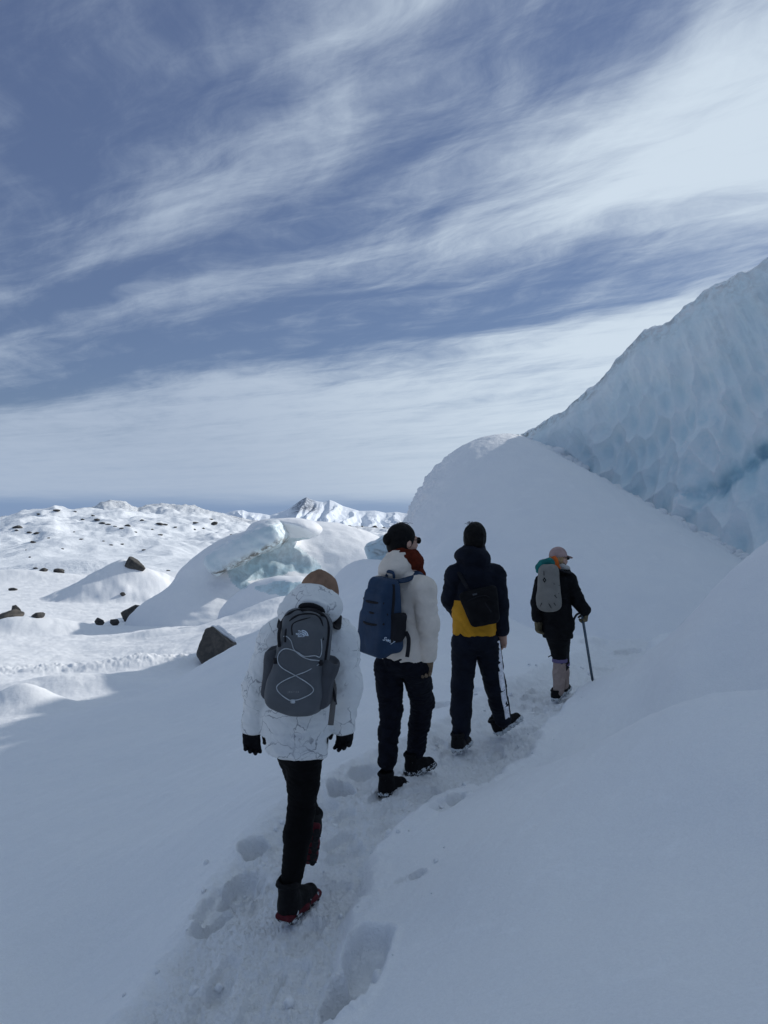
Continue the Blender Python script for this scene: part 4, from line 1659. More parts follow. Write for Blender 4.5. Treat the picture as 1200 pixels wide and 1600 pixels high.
def boot(person, heel, fwd, up, L=.28, H=.16, upper='boot_black', sole='sole', tread='tread', label=None, h=.0055, wide=.047):
    """boot > sole, tread (traction cleats with packed snow); heel = ground point under the heel"""
    R = frame(fwd, up)
    r, f, u = R[:, 0], R[:, 1], R[:, 2]
    o = np.asarray(heel, float)

    def p(a, b, z):
        return o + a * r + b * f + z * u
    m = np.array([.45] * 3)
    mid = p(0, L * .5, H * .5)
    vol = Vol(mid - (L * .75 + .05), mid + (L * .75 + .05), h)
    vol.add(rcone(p(0, .055, .062), p(0, L * .55, .058), wide, wide * .96), 0)
    vol.add(rcone(p(0, L * .55, .056), p(.006, L - .052, .046), wide * .96, wide * .88), .03)
    vol.add(rcone(p(0, .060, .06), p(0, .058, H), wide * .98, wide * 1.06, (f, 1.12)), .03)
    vol.add(ellip(p(0, .05, H - .004), np.array([wide * 1.18, wide * 1.35, .016]), R), .012)      # padded cuff
    vol.cut(ellip(p(0, .05, H + .02), np.array([wide * .9, wide * 1.0, .03]), R), .006)
    vol.cut(halfspace(p(0, 0, .036), u, o - 1, o + 1), .004)
    for i in range(4):                                                                             # laces
        b = .095 + .026 * i
        vol.add(rcone(p(-.022, b, .112 - .013 * i), p(.022, b + .006, .112 - .013 * i), .0045, .0045), .003)
    bo = cloth(vol, "boot", M[upper], person, .003, (30, 30, 30), 5)
    if label:
        bo["label"] = label
    vol = Vol(mid - (L * .75 + .05), mid + (L * .75 + .05), h)
    vol.add(rbox(p(0, L * .27, .030), (wide * .93, L * .27, .016), .012, R))
    vol.add(rbox(p(.003, L * .70, .030), (wide * 1.0, L * .28, .015), .012, R), .03)
    vol.add(ellip(p(.006, L - .055, .034), np.array([wide * .98, .062, .026]), R), .02)
    cloth(vol, "sole", M[sole], bo, .003, (40, 40, 40), 6)
    vol = Vol(mid - (L * .75 + .05), mid + (L * .75 + .05), h)
    for b in np.linspace(.03, L - .035, 6):
        for a in (-.028, .028):
            vol.add(rcone(p(a, b, .010), p(a, b + .012, .009), .0165, .015), .006)
    for b in (.045, L * .55, L * .8):                                                              # straps of the cleats
        vol.add(rcone(p(-wide * 1.02, b, .012), p(-wide * 1.05, b + .01, .052), .006, .006), .004)
        vol.add(rcone(p(wide * 1.02, b, .012), p(wide * 1.05, b + .01, .052), .006, .006), .004)
    for b in np.linspace(.04, L - .05, 5):
        vol.add(rcone(p(-wide, b, .010), p(wide, b + .02, .010), .006, .006), .004)
    cloth(vol, "tread", M[tread], bo, .004, (60, 60, 60), 9)
    return bo


def letters(text, vol, uc, vc, d0, size_px, mat, parent, slant=0.0, tilt=0.0, name="lettering", spacing=1.0, shear=0.0, bold=0.0):
    """printed words laid on a curved cloth surface; size in photograph pixels"""
    cu = bpy.data.curves.new(name, 'FONT')
    cu.body = text
    cu.size = 1.0
    cu.align_x = 'CENTER'
    cu.align_y = 'CENTER'
    cu.space_line = .82
    cu.space_character = spacing
    cu.shear = shear
    cu.offset = bold
    cu.resolution_u = 2
    tmp = bpy.data.objects.new(name, cu)
    COL.objects.link(tmp)
    dg = bpy.context.evaluated_depsgraph_get()
    me = bpy.data.meshes.new_from_object(tmp.evaluated_get(dg))
    v = np.array([q.co[:] for q in me.vertices])
    fc = [tuple(p.vertices) for p in me.polygons]
    bpy.data.objects.remove(tmp)
    c, s = math.cos(tilt), math.sin(tilt)
    out = []
    for x, y, _ in v:
        u = uc + size_px * (x * c + y * s)
        w = vc - size_px * (y * c - x * s)
        a = at(u, w, d0)
        b = at(u, w, d0 + 1)
        out.append(lay(vol, a, b - a, .9, .0045))
    return mesh_obj(name, np.array(out), fc, mat, parent, smooth=False)


def on_pack(vol, pts, d0, lift=.003):
    """points given as seen in the photograph, laid on the pack's cloth"""
    out = []
    for (u, v) in pts:
        a = at(u, v, d0)
        b = at(u, v, d0 + 1)
        out.append(lay(vol, a, b - a, .9, lift))
    return out


M['black_cloth'] = mat_cloth("black_cloth", (0.007, 0.007, 0.008), .8, .3, fold=14)
M['black_knit'] = mat_cloth("black_leggings", (0.004, 0.004, 0.0045), .9, .3, fold=20, fold_d=.006)
M['navy_cloth'] = mat_cloth("navy_cloth", (0.006, 0.008, 0.015), .75, .3, fold=10)
M['dark_denim'] = mat_cloth("dark_denim", (0.006, 0.007, 0.012), .9, .35, fold=22)
M['yellow_cloth'] = mat_cloth("yellow_cloth", (0.52, 0.25, 0.018), .65, .12, fold=10)
M['cream_cloth'] = mat_cloth("cream_cloth", (0.70, 0.63, 0.55), .7, .06, fold=12, fold_d=.02)
M['marble'] = mat_marble_jacket()
M['brown_knit'] = mat_cloth("brown_knit", (0.25, 0.155, 0.105), .95, .15, weave=180, fold=18)
M['rust_knit'] = mat_cloth("rust_knit", (0.095, 0.016, 0.007), .95, .25, weave=150, fold=25, fold_d=.02)
M['skin'] = mat_cloth("skin", (0.50, 0.31, 0.235), .5, .08, fold=30, fold_d=.001)
M['hair_black'] = mat_cloth("black_hair", (0.005, 0.0045, 0.0045), .6, .5, weave=120, fold=40, fold_d=.008)
M['hair_blond'] = mat_cloth("blond_hair", (0.36, 0.24, 0.13), .5, .35, weave=120, fold=40, fold_d=.008)
M['glove_black'] = mat_cloth("black_glove", (0.010, 0.010, 0.012), .8, .3, fold=40, fold_d=.004)
M['glove_brown'] = mat_cloth("brown_glove", (0.17, 0.125, 0.085), .8, .25, fold=40, fold_d=.006)
M['glove_olive'] = mat_cloth("olive_glove", (0.14, 0.115, 0.07), .8, .3, fold=40, fold_d=.006)
M['boot_black'] = mat_cloth("black_boot", (0.008, 0.008, 0.009), .7, .4, fold=50, fold_d=.004)
M['boot_snowy'] = mat_snowy_sole("snow_dusted_boot", (0.008, 0.008, 0.009), .72)
M['sole'] = mat_plain("dark_rubber", (0.018, 0.018, 0.02), .8)
M['sole_red'] = mat_plain("red_rubber", (0.085, 0.010, 0.016), .6)
M['tread'] = mat_snowy_sole("snowy_cleats", (0.02, 0.02, 0.02), .50)
M['tread_white'] = mat_snowy_sole("snow_packed_cleats", (0.05, 0.05, 0.05), .42)
M['pack_grey'] = mat_cloth("grey_pack_cloth", (0.100, 0.108, 0.118), .6, .08, fold=12, fold_d=.006)
M['pack_grey_dark'] = mat_cloth("dark_grey_pack_cloth", (0.066, 0.07, 0.079), .65, .1, fold=14, fold_d=.01)
M['pack_dark'] = mat_cloth("black_webbing", (0.015, 0.015, 0.018), .7, .2)
M['pack_navy'] = mat_cloth("navy_pack_cloth", (0.022, 0.044, 0.085), .55, .12, fold=10, fold_d=.015)
M['pack_olive'] = mat_cloth("warm_grey_pack_cloth", (0.21, 0.20, 0.18), .7, .08, fold=10, fold_d=.008)
M['cord'] = mat_plain("light_cord", (0.42, 0.45, 0.47), .6)
M['strap_grey'] = mat_cloth("grey_webbing", (0.12, 0.115, 0.11), .7, .15)
M['print_white'] = mat_plain("white_print", (0.62, 0.70, 0.78), .5)
M['print_dim'] = mat_plain("grey_print", (0.30, 0.31, 0.32), .5)
M['print_black'] = mat_plain("black_print", (0.012, 0.012, 0.012), .5)
M['stripe_white'] = mat_plain("white_stripe", (0.78, 0.78, 0.82), .6)
M['lens'] = mat_plain("dark_lens", (0.01, 0.01, 0.012), .12)
M['cap_pink'] = mat_cloth("dusty_pink_cap", (0.38, 0.27, 0.255), .85, .12, fold=16)
M['teal'] = mat_cloth("teal_cloth", (0.018, 0.15, 0.14), .8, .25, fold=20)
M['orange'] = mat_cloth("orange_cloth", (0.52, 0.11, 0.02), .7, .15, fold=20)
M['collar_white'] = mat_cloth("pale_collar", (0.42, 0.41, 0.385), .9, .1, fold=30)
M['gaiter'] = mat_cloth("pinkish_gaiter", (0.34, 0.26, 0.225), .8, .12, fold=22, fold_d=.02)
M['purple'] = mat_cloth("purple_band", (0.16, 0.13, 0.24), .8, .12)
M['metal'] = mat_plain("axe_metal", (0.10, 0.13, 0.16), .4, .6)
M['metal_dark'] = mat_plain("axe_head_metal", (0.03, 0.03, 0.035), .45, .6)
HIKERS = "hikers walking in single file"
# ================================================================== HIKER 1 (nearest): white veined parka, grey backpack
def hiker_white_parka():
    D = 3.55
    J = lambda u, v, dy=0.0: at(u, v, D + dy)
    r, f = head_frame(8)
    root = empty("person", (J(463, 1400)[0], D, gz(J(463, 1400)[0], D)))
    tag(root, "hiker in white veined parka and brown beanie, nearest the camera on the trail", "person", HIKERS)
    # ---- body
    vol = Vol(J(350, 870) - [0, .45, 0], J(600, 1460) + [0, .75, 0], .008) if False else Vol((-.85, D - .45, -.08), (-.05, D + .75, 1.72), .009)
    hc = J(500, 931, .045)
    head(vol, hc, r, f, 1.0)
    chain(vol, [J(492, 962, .02), J(466, 1150, 0)], [.10, .115], .05, (f, .7))
    chain(vol, [J(432, 992, .02), J(535, 992, .02)], [.05, .05], .05)
    chain(vol, [J(428, 998, .02), J(399, 1072, 0), J(394, 1128, .03)], [.05, .042, .032], .03)
    chain(vol, [J(538, 998, .02), J(549, 1070, 0), J(541, 1124, .03)], [.05, .042, .032], .03)
    chain(vol, [J(477, 1168, 0), J(472, 1268, .04), J(457, 1385, .0)], [.065, .045, .034], .03)
    toe = at(479, 1352, 3.93)
    fd = nz([-.14, .42, -.86])
    chain(vol, [J(462, 1165, .05), J(474, 1235, .36), toe - fd * .215 + nz([-.02, .85, .42]) * .115], [.065, .045, .030], .03)
    cloth(vol, "body", M['skin'], root, 0, it=1)
    # ---- parka
    hem = J(460, 1171, 0)
    vol = Vol((-.86, D - .40, .58), (0.05, D + .36, 1.60), .0075)
    chain(vol, [J(484, 1005, .02), J(466, 1100, .0), J(462, 1180, .0)], [.150, .157, .168], .05, (f, .78))
    chain(vol, [J(436, 998, .02), J(528, 998, .02)], [.088, .088], .08)
    arms = Vol((-.86, D - .40, .58), (0.05, D + .36, 1.60), .0075)
    chain(arms, [J(433, 1002, .02), J(407, 1075, -.01), J(398, 1142, .03)], [.086, .070, .056], .035)
    chain(arms, [J(530, 1002, .02), J(538, 1072, -.01), J(535, 1136, .03)], [.086, .071, .056], .035)
    merge(vol, arms, .018)
    # dropped hood: a thick soft roll round the neck
    vol.add(ellip(J(485, 953, -.04), (.143, .125, .082), np.stack([nz([1, 0, .10]), [0, 1, 0], nz([-.10, 0, 1])], 1)), .02)
    vol.add(ellip(J(488, 938, -.01), (.105, .12, .085)), .04)
    vol.cut(ellip(J(503, 905, .05), (.085, .095, .11)), .02)
    vol.cut(halfspace(hem, nz([.05, 0, 1]), (-1, D - .5, .3), (.2, D + .5, .75)), .008)
    # sleeves end cleanly above the gloves
    for (a, b, cu) in ((J(394, 1132, .03), J(394, 1150, .03), 394), (J(540, 1126, .03), J(540, 1150, .03), 540)):
        R_ = np.eye(3)
        vol.cut(rbox(b - [0, 0, .02], (.085, .12, .045), .01), .008)
    cloth(vol, "parka", M['marble'], root, .010, (8, 8, 11), 3, it=1, folds=.009, fold_sc=(7, 7, 15))
    # ---- leggings
    toe = at(479, 1352, 3.93)
    toe[2] = max(toe[2], gz(toe[0], toe[1]) + .01)
    fd = nz([-.14, .42, -.86])
    ankle = toe - fd * .215 + nz([-.02, .85, .42]) * .115
    vol = Vol((-.62, D - .25, .10), (-.15, D + .55, .80), .0065)
    vol.add(ellip(J(467, 1150, .0), (.135, .115, .10)))
    chain(vol, [J(478, 1172, 0), J(474, 1222, .03), J(471, 1268, .045), J(466, 1300, .02), J(456, 1374, .01)], [.084, .069, .058, .060, .045], .025)
    chain(vol, [J(461, 1168, .04), J(474, 1235, .36), ankle], [.086, .058, .045], .025)
    cloth(vol, "leggings", M['black_knit'], root, .003, (14, 14, 14), 5, folds=.005, fold_sc=(9, 9, 36))
    # ---- gloves
    for nm, w, th in (("l", J(393, 1131, .03), (1, .2, 0)), ("r", J(540, 1124, .03), (-1, .1, 0))):
        w = np.asarray(w)
        vol = Vol(w - [.12, .13, .24], w + [.12, .13, .06], .0048)
        d = nz([.02 if nm == "l" else -.05, .12, -1])
        hand(vol, w, d, (0.25 if nm == 'l' else -.25, -1, 0), th, .55 if nm == 'l' else .45, .92, .0035)
        vol.add(rcone(w + [0, 0, .03], w - [0, 0, .012], .041, .037), .01)
        cloth(vol, "glove", M['glove_black'], root, .002, (40, 40, 40), 8)
    # ---- beanie
    vol = Vol(hc - .22, hc + .24, .006)
    tip = J(499, 897, -.02)
    R = np.stack([r, f, UP], 1)
    vol.add(ellip(hc + [0, -.012, .015], (.082, .106, .092), R))
    vol.add(rcone(hc + [-.002, -.02, .055], tip, .062, .020), .06)
    vol.cut(halfspace(hc + [0, 0, -.02], nz([.10, .35, 1]), hc - .3, hc + .3), .006)
    vol.add(rcone(hc + [-.0, -.012, -.008], hc + [0, -.012, .012], .088, .088, None), .01)
    vol.cut(halfspace(hc + [0, 0, -.035], nz([.15, .3, 1]), hc - .3, hc + .3), .006)
    cloth(vol, "beanie", M['brown_knit'], root, .004, (16, 16, 9), 4)
    # ---- boots
    hl = at(442, 1431, 3.50)
    hl[2] = gz(hl[0], hl[1]) + .032
    boot(root, hl, (math.sin(.44), math.cos(.44), .02), UP, .285, .175, 'boot_black', 'sole_red', 'tread')
    toe = at(479, 1352, 3.93)
    toe[2] = max(toe[2], gz(toe[0], toe[1]) + .01)
    fd = nz([-.14, .42, -.86])
    boot(root, toe - fd * .275, fd, nz([-.02, .85, .42]), .275, .14, 'boot_black', 'sole_red', 'sole')

    # ================= backpack, a thing of its own
    r8, f8 = head_frame(8)
    lean = math.radians(9)
    u_ = nz(UP * math.cos(lean) + r8 * math.sin(lean) + f8 * .05)
    rr = nz(np.cross(f8, u_))
    ff = np.cross(u_, rr)
    R = np.stack([rr, ff, u_], 1)
    c = J(471, 1031, -.215)
    P = lambda a, b, z: c + a * rr + b * ff + z * u_            # b > 0 towards the back of the wearer
    pr = empty("backpack", P(0, .05, -.23))
    tag(pr, "dark grey backpack with pale bungee cord, worn over the white veined parka", "backpack", "backpacks worn by the hikers")
    vol = Vol(c - .36, c + .36, .006)
    vol.add(rbox(P(0, .01, 0), (.134, .072, .218), .06, R, taper=.22))
    vol.add(rbox(P(0, -.05, -.02), (.112, .045, .192), .04, R, taper=.18), .02)
    vol.add(ellip(P(0, -.06, -.13), (.11, .05, .09), R), .05)
    body_vol = vol
    cloth(vol, "pack_body", M['pack_grey'], pr, .004, (9, 9, 9), 2)
    allv = Vol(c - .36, c + .36, .006)
    allv.F = vol.F.copy()
    for sg in (-1, 1):
        vol = Vol(c - .36, c + .36, .006)
        vol.add(rbox(P(sg * .116, .012, -.080), (.032, .060, .110), .03, R, taper=-.25))
        vol.add(ellip(P(sg * .130, .01, -.003), (.030, .052, .05), R), .03)
        vol.cut(ellip(P(sg * .140, .0, .045), (.03, .045, .04), R), .01)
        allv.F = np.minimum(allv.F, vol.F)
        cloth(vol, "side_pocket", M['pack_grey_dark'], pr, .006, (14, 14, 8), 5 + sg)
    # zip line round the top, haul loop
    zl = on_pack(body_vol, [(437, 1010), (436, 990), (441, 972), (452, 959), (470, 953), (490, 953), (506, 962), (513, 978), (512, 1000), (508, 1030)], D - .75, .002)
    tube("zip", zl, .004, M['pack_dark'], pr, flat=((0, -1, 0), .007))
    zl = on_pack(body_vol, [(446, 1003), (447, 985), (455, 968), (470, 960), (492, 960), (503, 972), (505, 1000)], D - .75, .002)
    tube("zip", zl, .003, M['pack_dark'], pr, flat=((0, -1, 0), .004))
    tube("haul_loop", [P(-.05, .055, .198), P(-.045, .03, .226), P(0, .02, .238), P(.045, .03, .226), P(.05, .055, .198)], .007, M['pack_dark'], pr, flat=((0, -1, .2), .012))
    fold = on_pack(body_vol, [(457, 992), (456, 980), (460, 973), (476, 967), (505, 962)], D - .75, .001)
    tube("seam", fold, .003, M['pack_dark'], pr)
    # bungee
    A = [(443, 994), (448, 994), (455, 1001), (460, 1015), (472, 1025), (484, 1030), (494, 1031), (499, 1032)]
    B = [(502, 998), (503, 1014), (500, 1026), (492, 1024), (476, 1025), (464, 1018), (448, 1013), (438, 1018), (434, 1030), (440, 1042), (462, 1055), (480, 1066), (490, 1076), (485, 1084), (468, 1092), (460, 1093)]
    C_ = [(499, 1037), (480, 1048), (462, 1055), (444, 1063), (433, 1072), (437, 1082), (452, 1093), (460, 1093)]
    for ln in (A, B, C_):
        tube("bungee_cord", on_pack(body_vol, ln, D - .75, .003), .0021, M['cord'], pr, n=6, sub=5)
    for (u, v) in ((431, 1032), (501, 1035)):
        q = on_pack(body_vol, [(u, v)], D - .75, .004)[0]
        tube("cord_toggle", [q + [0, 0, .011], q - [0, 0, .011]], .010, M['pack_dark'], pr, n=8)
    q = on_pack(body_vol, [(458, 1095)], D - .75, .003)[0]
    me = Vol(q - .03, q + .03, .003)
    me.add(rbox(q, (.010, .004, .009), .003))
    cloth(me, "cord_clip", M['cord'], pr, 0)
    # printed marks
    letters("THE\nNORTH\nFACE", body_vol, 470.5, 990, D - .75, 4.5, M['print_white'], pr, bold=.02, tilt=-.08)
    arcs = []
    for (r0, r1) in ((2.0, 4.2), (5.2, 7.0), (8.0, 9.6)):
        vs, n_ = [], 12
        for i in range(n_ + 1):
            a = math.pi / 2 * i / n_
            for q in (r0, r1):
                vs.append((472.5 + q * math.sin(a), 993.5 - q * math.cos(a)))
        pts = np.array(on_pack(body_vol, vs, D - .75, .0025))
        arcs.append((pts, [(2 * i, 2 * i + 1, 2 * i + 3, 2 * i + 2) for i in range(n_)]))
    Vv = np.concatenate([a[0] for a in arcs])
    Ff = []
    o_ = 0
    for a in arcs:
        Ff += [tuple(q + o_ for q in ff_) for ff_ in a[1]]
        o_ += len(a[0])
    mesh_obj("dome_emblem", Vv + np.array([.020, 0, 0]), Ff, M['print_white'], pr, smooth=False) if False else mesh_obj("dome_emblem", Vv, Ff, M['print_white'], pr, smooth=False)
    letters("JESTER", body_vol, 459, 1080.5, D - .75, 4.0, M['print_dim'], pr, spacing=1.6)
    # shoulder straps and a loose strap end
    for sg, sh in ((-1, J(441, 978, .0)), (1, J(531, 980, .0))):
        tube("shoulder_strap", [P(sg * .075, .07, .19), sh + [-sg * .012, -.10, .012], sh + [-sg * .01, .0, .055], sh + [-sg * .015, .09, .02], sh + [-sg * .02, .13, -.08], sh + [-sg * .02, .12, -.20]], .006, M['pack_dark'], pr, flat=((sg * .3, -.3, 1), .021), n=10)
    tube("loose_strap", [J(519, 1062, -.14), J(522, 1078, -.17), J(520, 1105, -.18), J(517, 1132, -.18)], .0025, M['strap_grey'], pr, flat=((.2, -1, 0), .0125))
    tube("loose_strap", [J(517, 1066, -.14), J(522, 1082, -.185), J(525, 1100, -.17)], .0022, M['pack_dark'], pr, flat=((.3, -1, 0), .006))


hiker_white_parka()
# ================================================================== HIKER 2: cream jacket, hair bun, navy backpack
def hiker_cream_jacket():
    D = 5.1
    J = lambda u, v, dy=0.0: at(u, v, D + dy)
    r, f = head_frame(40)
    gx = J(628, 1200)[0]
    root = empty("person", (gx, D, gz(gx, D)))
    tag(root, "hiker in cream jacket with a black hair bun and rust red scarf", "person", HIKERS)
    hr, hf = head_frame(60)
    hc = J(630, 846, .03)
    sh = J(630, 914, 0)
    SL, SR = sh - r * .165, sh + r * .165
    # ---- body
    vol = Vol((-.45, D - .5, -.05), (.60, D + .75, 1.82), .009)
    head(vol, hc, hr, hf, 1.0)
    chain(vol, [J(634, 885, .02), J(630, 1030, 0)], [.09, .11], .05, (f, .7))
    chain(vol, [SL, SR], [.05, .05], .04)
    chain(vol, [SR, J(671, 972, -.11), J(668, 1026, -.05)], [.05, .042, .032], .03)
    chain(vol, [SL, SL + np.array([-.02, .10, -.26]), J(606, 1000, .30)], [.05, .042, .032], .03)
    chain(vol, [J(609, 1045, .05), J(612, 1112, .12), J(605, 1192, .10)], [.07, .048, .036], .03)
    chain(vol, [J(648, 1045, -.03), J(662, 1098, .25), J(651, 1172, .42)], [.07, .048, .036], .03)
    cloth(vol, "body", M['skin'], root, 0)
    # ---- jacket
    vol = Vol((-.42, D - .42, .74), (.62, D + .55, 1.68), .0085)
    chain(vol, [J(631, 920, 0), J(628, 990, 0), J(628, 1040, 0)], [.135, .148, .160], .05, (f, .80))
    chain(vol, [SL + [0, 0, -.02], SR + [0, 0, -.02]], [.085, .085], .06)
    arms = Vol((-.42, D - .42, .74), (.62, D + .55, 1.68), .0085)
    chain(arms, [SR + [0, 0, -.015], J(669, 974, -.12), J(668, 1024, -.07)], [.080, .066, .054], .03)
    chain(arms, [SL + [0, 0, -.02], SL + np.array([-.02, .10, -.26]), J(606, 1000, .30)], [.08, .066, .055], .03)
    merge(vol, arms, .014)
    hd = np.stack([nz([1, -.2, .22]), nz([.2, 1, 0]), nz([-.25, 0, 1])], 1)
    vol.add(ellip(J(618, 887, -.02), (.115, .13, .080), hd), .03)
    vol.add(ellip(J(622, 872, .0), (.088, .11, .065), hd), .03)
    vol.cut(ellip(J(636, 850, .05), (.082, .11, .105)), .015)
    vol.cut(halfspace(J(620, 1029, 0), UP, (-1, D - 1, .3), (1, D + 1, .95)), .008) if False else None
    hz = J(620, 1029, 0)[2]
    vol.cut(rbox((J(615, 1060)[0], D + .05, hz - .14), (.33, .5, .14), .005), .006)
    cu = J(668, 1042, -.06)
    vol.cut(rbox(cu + [0, 0, -.04], (.09, .1, .045), .01), .006)
    cloth(vol, "jacket", M['cream_cloth'], root, .004, (6, 6, 8), 13, folds=.008, fold_sc=(5, 5, 15))
    # ---- scarf
    vol = Vol(J(634, 880) - .28, J(634, 880) + .28, .007)
    nc = J(634, 873, .02)
    ring = []
    for a in np.linspace(0, 2 * np.pi, 17):
        ring.append(nc + hr * .078 * math.cos(a) + hf * .082 * math.sin(a) + UP * (-.028 * math.sin(a) + .012 * math.sin(3 * a)))
    chain(vol, ring, [.038] * 17, .015)
    ring2 = [q + UP * .035 + (nc - q) * .12 for q in ring]
    chain(vol, ring2, [.026] * 17, .012)
    vol.add(rcone(J(643, 884, .0), J(658, 897, .02), .060, .026), .03)
    vol.add(rcone(J(655, 892, .03), J(664, 903, .02), .024, .010), .02)
    cloth(vol, "scarf", M['rust_knit'], root, .006, (18, 18, 18), 15, folds=.003, fold_sc=(14, 14, 30))
    # ---- hair with bun
    R = np.stack([hr, hf, UP], 1)
    vol = Vol(hc - .24, hc + .22, .006)
    vol.add(ellip(hc + hf * -.018 + UP * .022, (.086, .104, .104), R))
    vol.add(ellip(hc + hf * -.04 + UP * -.04, (.072, .075, .075), R), .03)
    vol.cut(ellip(hc + hf * .098 + UP * -.045, (.088, .095, .105), R), .012)
    vol.cut(ellip(hc + hr * .085 + hf * .006 + UP * -.040, (.020, .026, .034), R), .006)
    hair = cloth(vol, "hair", M['hair_black'], root, .0035, (22, 22, 12), 17)
    bc = J(607, 843, -.02)
    vol = Vol(bc - .09, bc + .09, .005)
    vol.add(ellip(bc, (.036, .036, .046)))
    vol.add(rcone(bc, hc - hf * .09 + UP * .01, .028, .03), .02)
    cloth(vol, "hair_bun", M['hair_black'], hair, .006, (30, 30, 16), 18)
    for i in range(7):
        a = hc + UP * (.116 - .001 * i) + hf * (-.055 + .012 * i) + hr * (.02 * math.sin(i * 2.3))
        tube("hair_strand", [a, a + UP * .014 + hf * .018, a + UP * .010 + hf * .045], .0012, M['hair_black'], hair, n=4, sub=3)
    # ---- sunglasses
    g = lambda a, b, z: hc + hr * a + hf * b + UP * z
    vol = Vol(hc - .16, hc + .16, .004)
    for sg in (-1, 1):
        vol.add(ellip(g(sg * .034, .100, .006), (.031, .008, .024), R), .002)
        vol.add(rcone(g(sg * .066, .090, .013), g(sg * .083, .005, .008), .0042, .004), .002)
    vol.add(rcone(g(-.01, .108, .010), g(.01, .108, .010), .004, .004), .004)
    cloth(vol, "sunglasses", M['lens'], root, 0)
    # ---- trousers
    vol = Vol((-.25, D - .3, .03), (.45, D + .65, 1.02), .0078)
    vol.add(ellip(J(628, 1030, 0), (.148, .125, .10), np.stack([r, f, UP], 1)))
    chain(vol, [J(607, 1042, .04), J(611, 1108, .11), J(608, 1140, .10), J(605, 1188, .09)], [.094, .070, .064, .058], .03)
    chain(vol, [J(649, 1042, -.02), J(660, 1096, .25), J(655, 1130, .33), J(650, 1170, .42)], [.094, .074, .066, .060], .03)
    cloth(vol, "trousers", M['dark_denim'], root, .005, (12, 12, 12), 19, folds=.010, fold_sc=(8, 8, 26))
    # ---- gloves
    for w, th, d, pm in ((J(668, 1030, -.06), (-.9, .3, -.1), (-.12, .1, -1), (-.2, -.9, 0)), (J(606, 1002, .31), (0, 0, 1), (.3, .9, -.2), (.9, -.3, 0))):
        w = np.asarray(w)
        vol = Vol(w - [.13, .15, .22], w + [.13, .2, .10], .0055)
        hand(vol, w + UP * .01, d, pm, th, .75, .95, .0035)
        cloth(vol, "glove", M['glove_brown'], root, .002, (40, 40, 40), 8)
    # ---- boots
    for (u, v, dd, hdg, pit) in ((596, 1228, 5.13, .58, .0), (636, 1200, 5.47, .75, .05)):
        hl = at(u, v, dd)
        hl[2] = gz(hl[0], hl[1]) + .014 + (.02 if pit else 0)
        boot(root, hl, (math.sin(hdg), math.cos(hdg), pit), UP, .29, .16, 'boot_snowy', 'tread', 'tread', h=.007)

    # ================= navy backpack
    r, f = head_frame(49)
    u_ = nz(UP + r * .10 - f * .02)
    rr = nz(np.cross(f, u_))
    ff = np.cross(u_, rr)
    R = np.stack([rr, ff, u_], 1)
    c = sh - f * .215 + J(0, 957)[2] * 0 + np.array([0, 0, J(0, 957)[2] - sh[2]])
    c = c + rr * .028 + UP * .012
    P = lambda a, b, z: c + a * rr + b * ff + z * u_
    pr = empty("backpack", P(0, .05, -.26))
    tag(pr, "navy blue backpack with black mesh side pocket, worn over the cream jacket", "backpack", "backpacks worn by the hikers")
    vol = Vol(c - .40, c + .40, .0075)
    vol.add(rbox(P(0, .01, 0), (.156, .090, .236), .055, R, taper=.34, tdepth=.30))
    vol.add(rbox(P(0, -.055, -.115), (.132, .058, .145), .045, R, tdepth=.35), .02)
    vol.add(rbox(P(0, -.050, .075), (.112, .040, .085), .02, R, taper=.2, tdepth=.3), .015)
    vol.cut(rbox(P(0, -.14, .022), (.14, .03, .006), .003, R), .006)
    bv = vol
    cloth(vol, "pack_body", M['pack_navy'], pr, .003, (8, 8, 8), 21)
    # pocket zips along the outer face
    for pts in ([P(-.125, -.3, .085), P(-.05, -.3, .083), P(.03, -.3, .088), P(.098, -.3, .094)], [P(-.135, -.3, -.045), P(-.05, -.3, -.052), P(.04, -.3, -.050), P(.125, -.3, -.03)],
                [P(-.125, -.3, .024), P(.0, -.3, .018), P(.12, -.3, .024)]):
        tube("zip", [lay(bv, q, ff, .5, .001) for q in pts], .005, M['pack_dark'], pr, flat=(-ff, .008))
    side = [P(.4, .0, .21), P(.4, -.005, .12), P(.4, -.02, .02), P(.4, -.025, -.08), P(.4, -.03, -.15)]
    tube("zip", [lay(bv, q, -rr, .5, .001) for q in side], .006, M['pack_dark'], pr, flat=(rr, .012))
    mv = Vol(c - .40, c + .40, .0075)
    mv.add(rbox(P(.132, .030, -.055), (.022, .062, .085), .02, R, taper=-.1))
    mv.add(rbox(P(.128, .030, -.105), (.02, .04, .06), .02, R, taper=-.5), .02)
    cloth(mv, "mesh_pocket", M['pack_dark'], pr, .004, (20, 20, 20), 23)
    letters("Sway", bv, 607, 1000, D - .8, 9.0, M['print_white'], pr, tilt=.30, shear=.35, bold=.015)
    tube("haul_loop", [P(-.035, .06, .235), P(-.03, .055, .268), P(.03, .055, .268), P(.035, .06, .235)], .006, M['pack_navy'], pr, flat=(ff, .012))
    for sg, S in ((1, SR), (-1, SL)):
        S = S - sg * r * .055
        tube("shoulder_strap", [P(sg * .07, .06, .22), S - f * .10 + UP * .045, S + UP * .085, S + f * .06 + UP * .05, S + f * .09 - UP * .08, S + f * .07 - UP * .20], .009, M['pack_navy'], pr, flat=(UP + sg * r * .3 - f * .3, .032), n=10)
    tube("loose_strap", [P(.155, .075, -.09), P(.175, .085, -.13), P(.178, .085, -.19), P(.176, .08, -.25)], .003, M['pack_dark'], pr, flat=(rr - ff, .013))


hiker_cream_jacket()
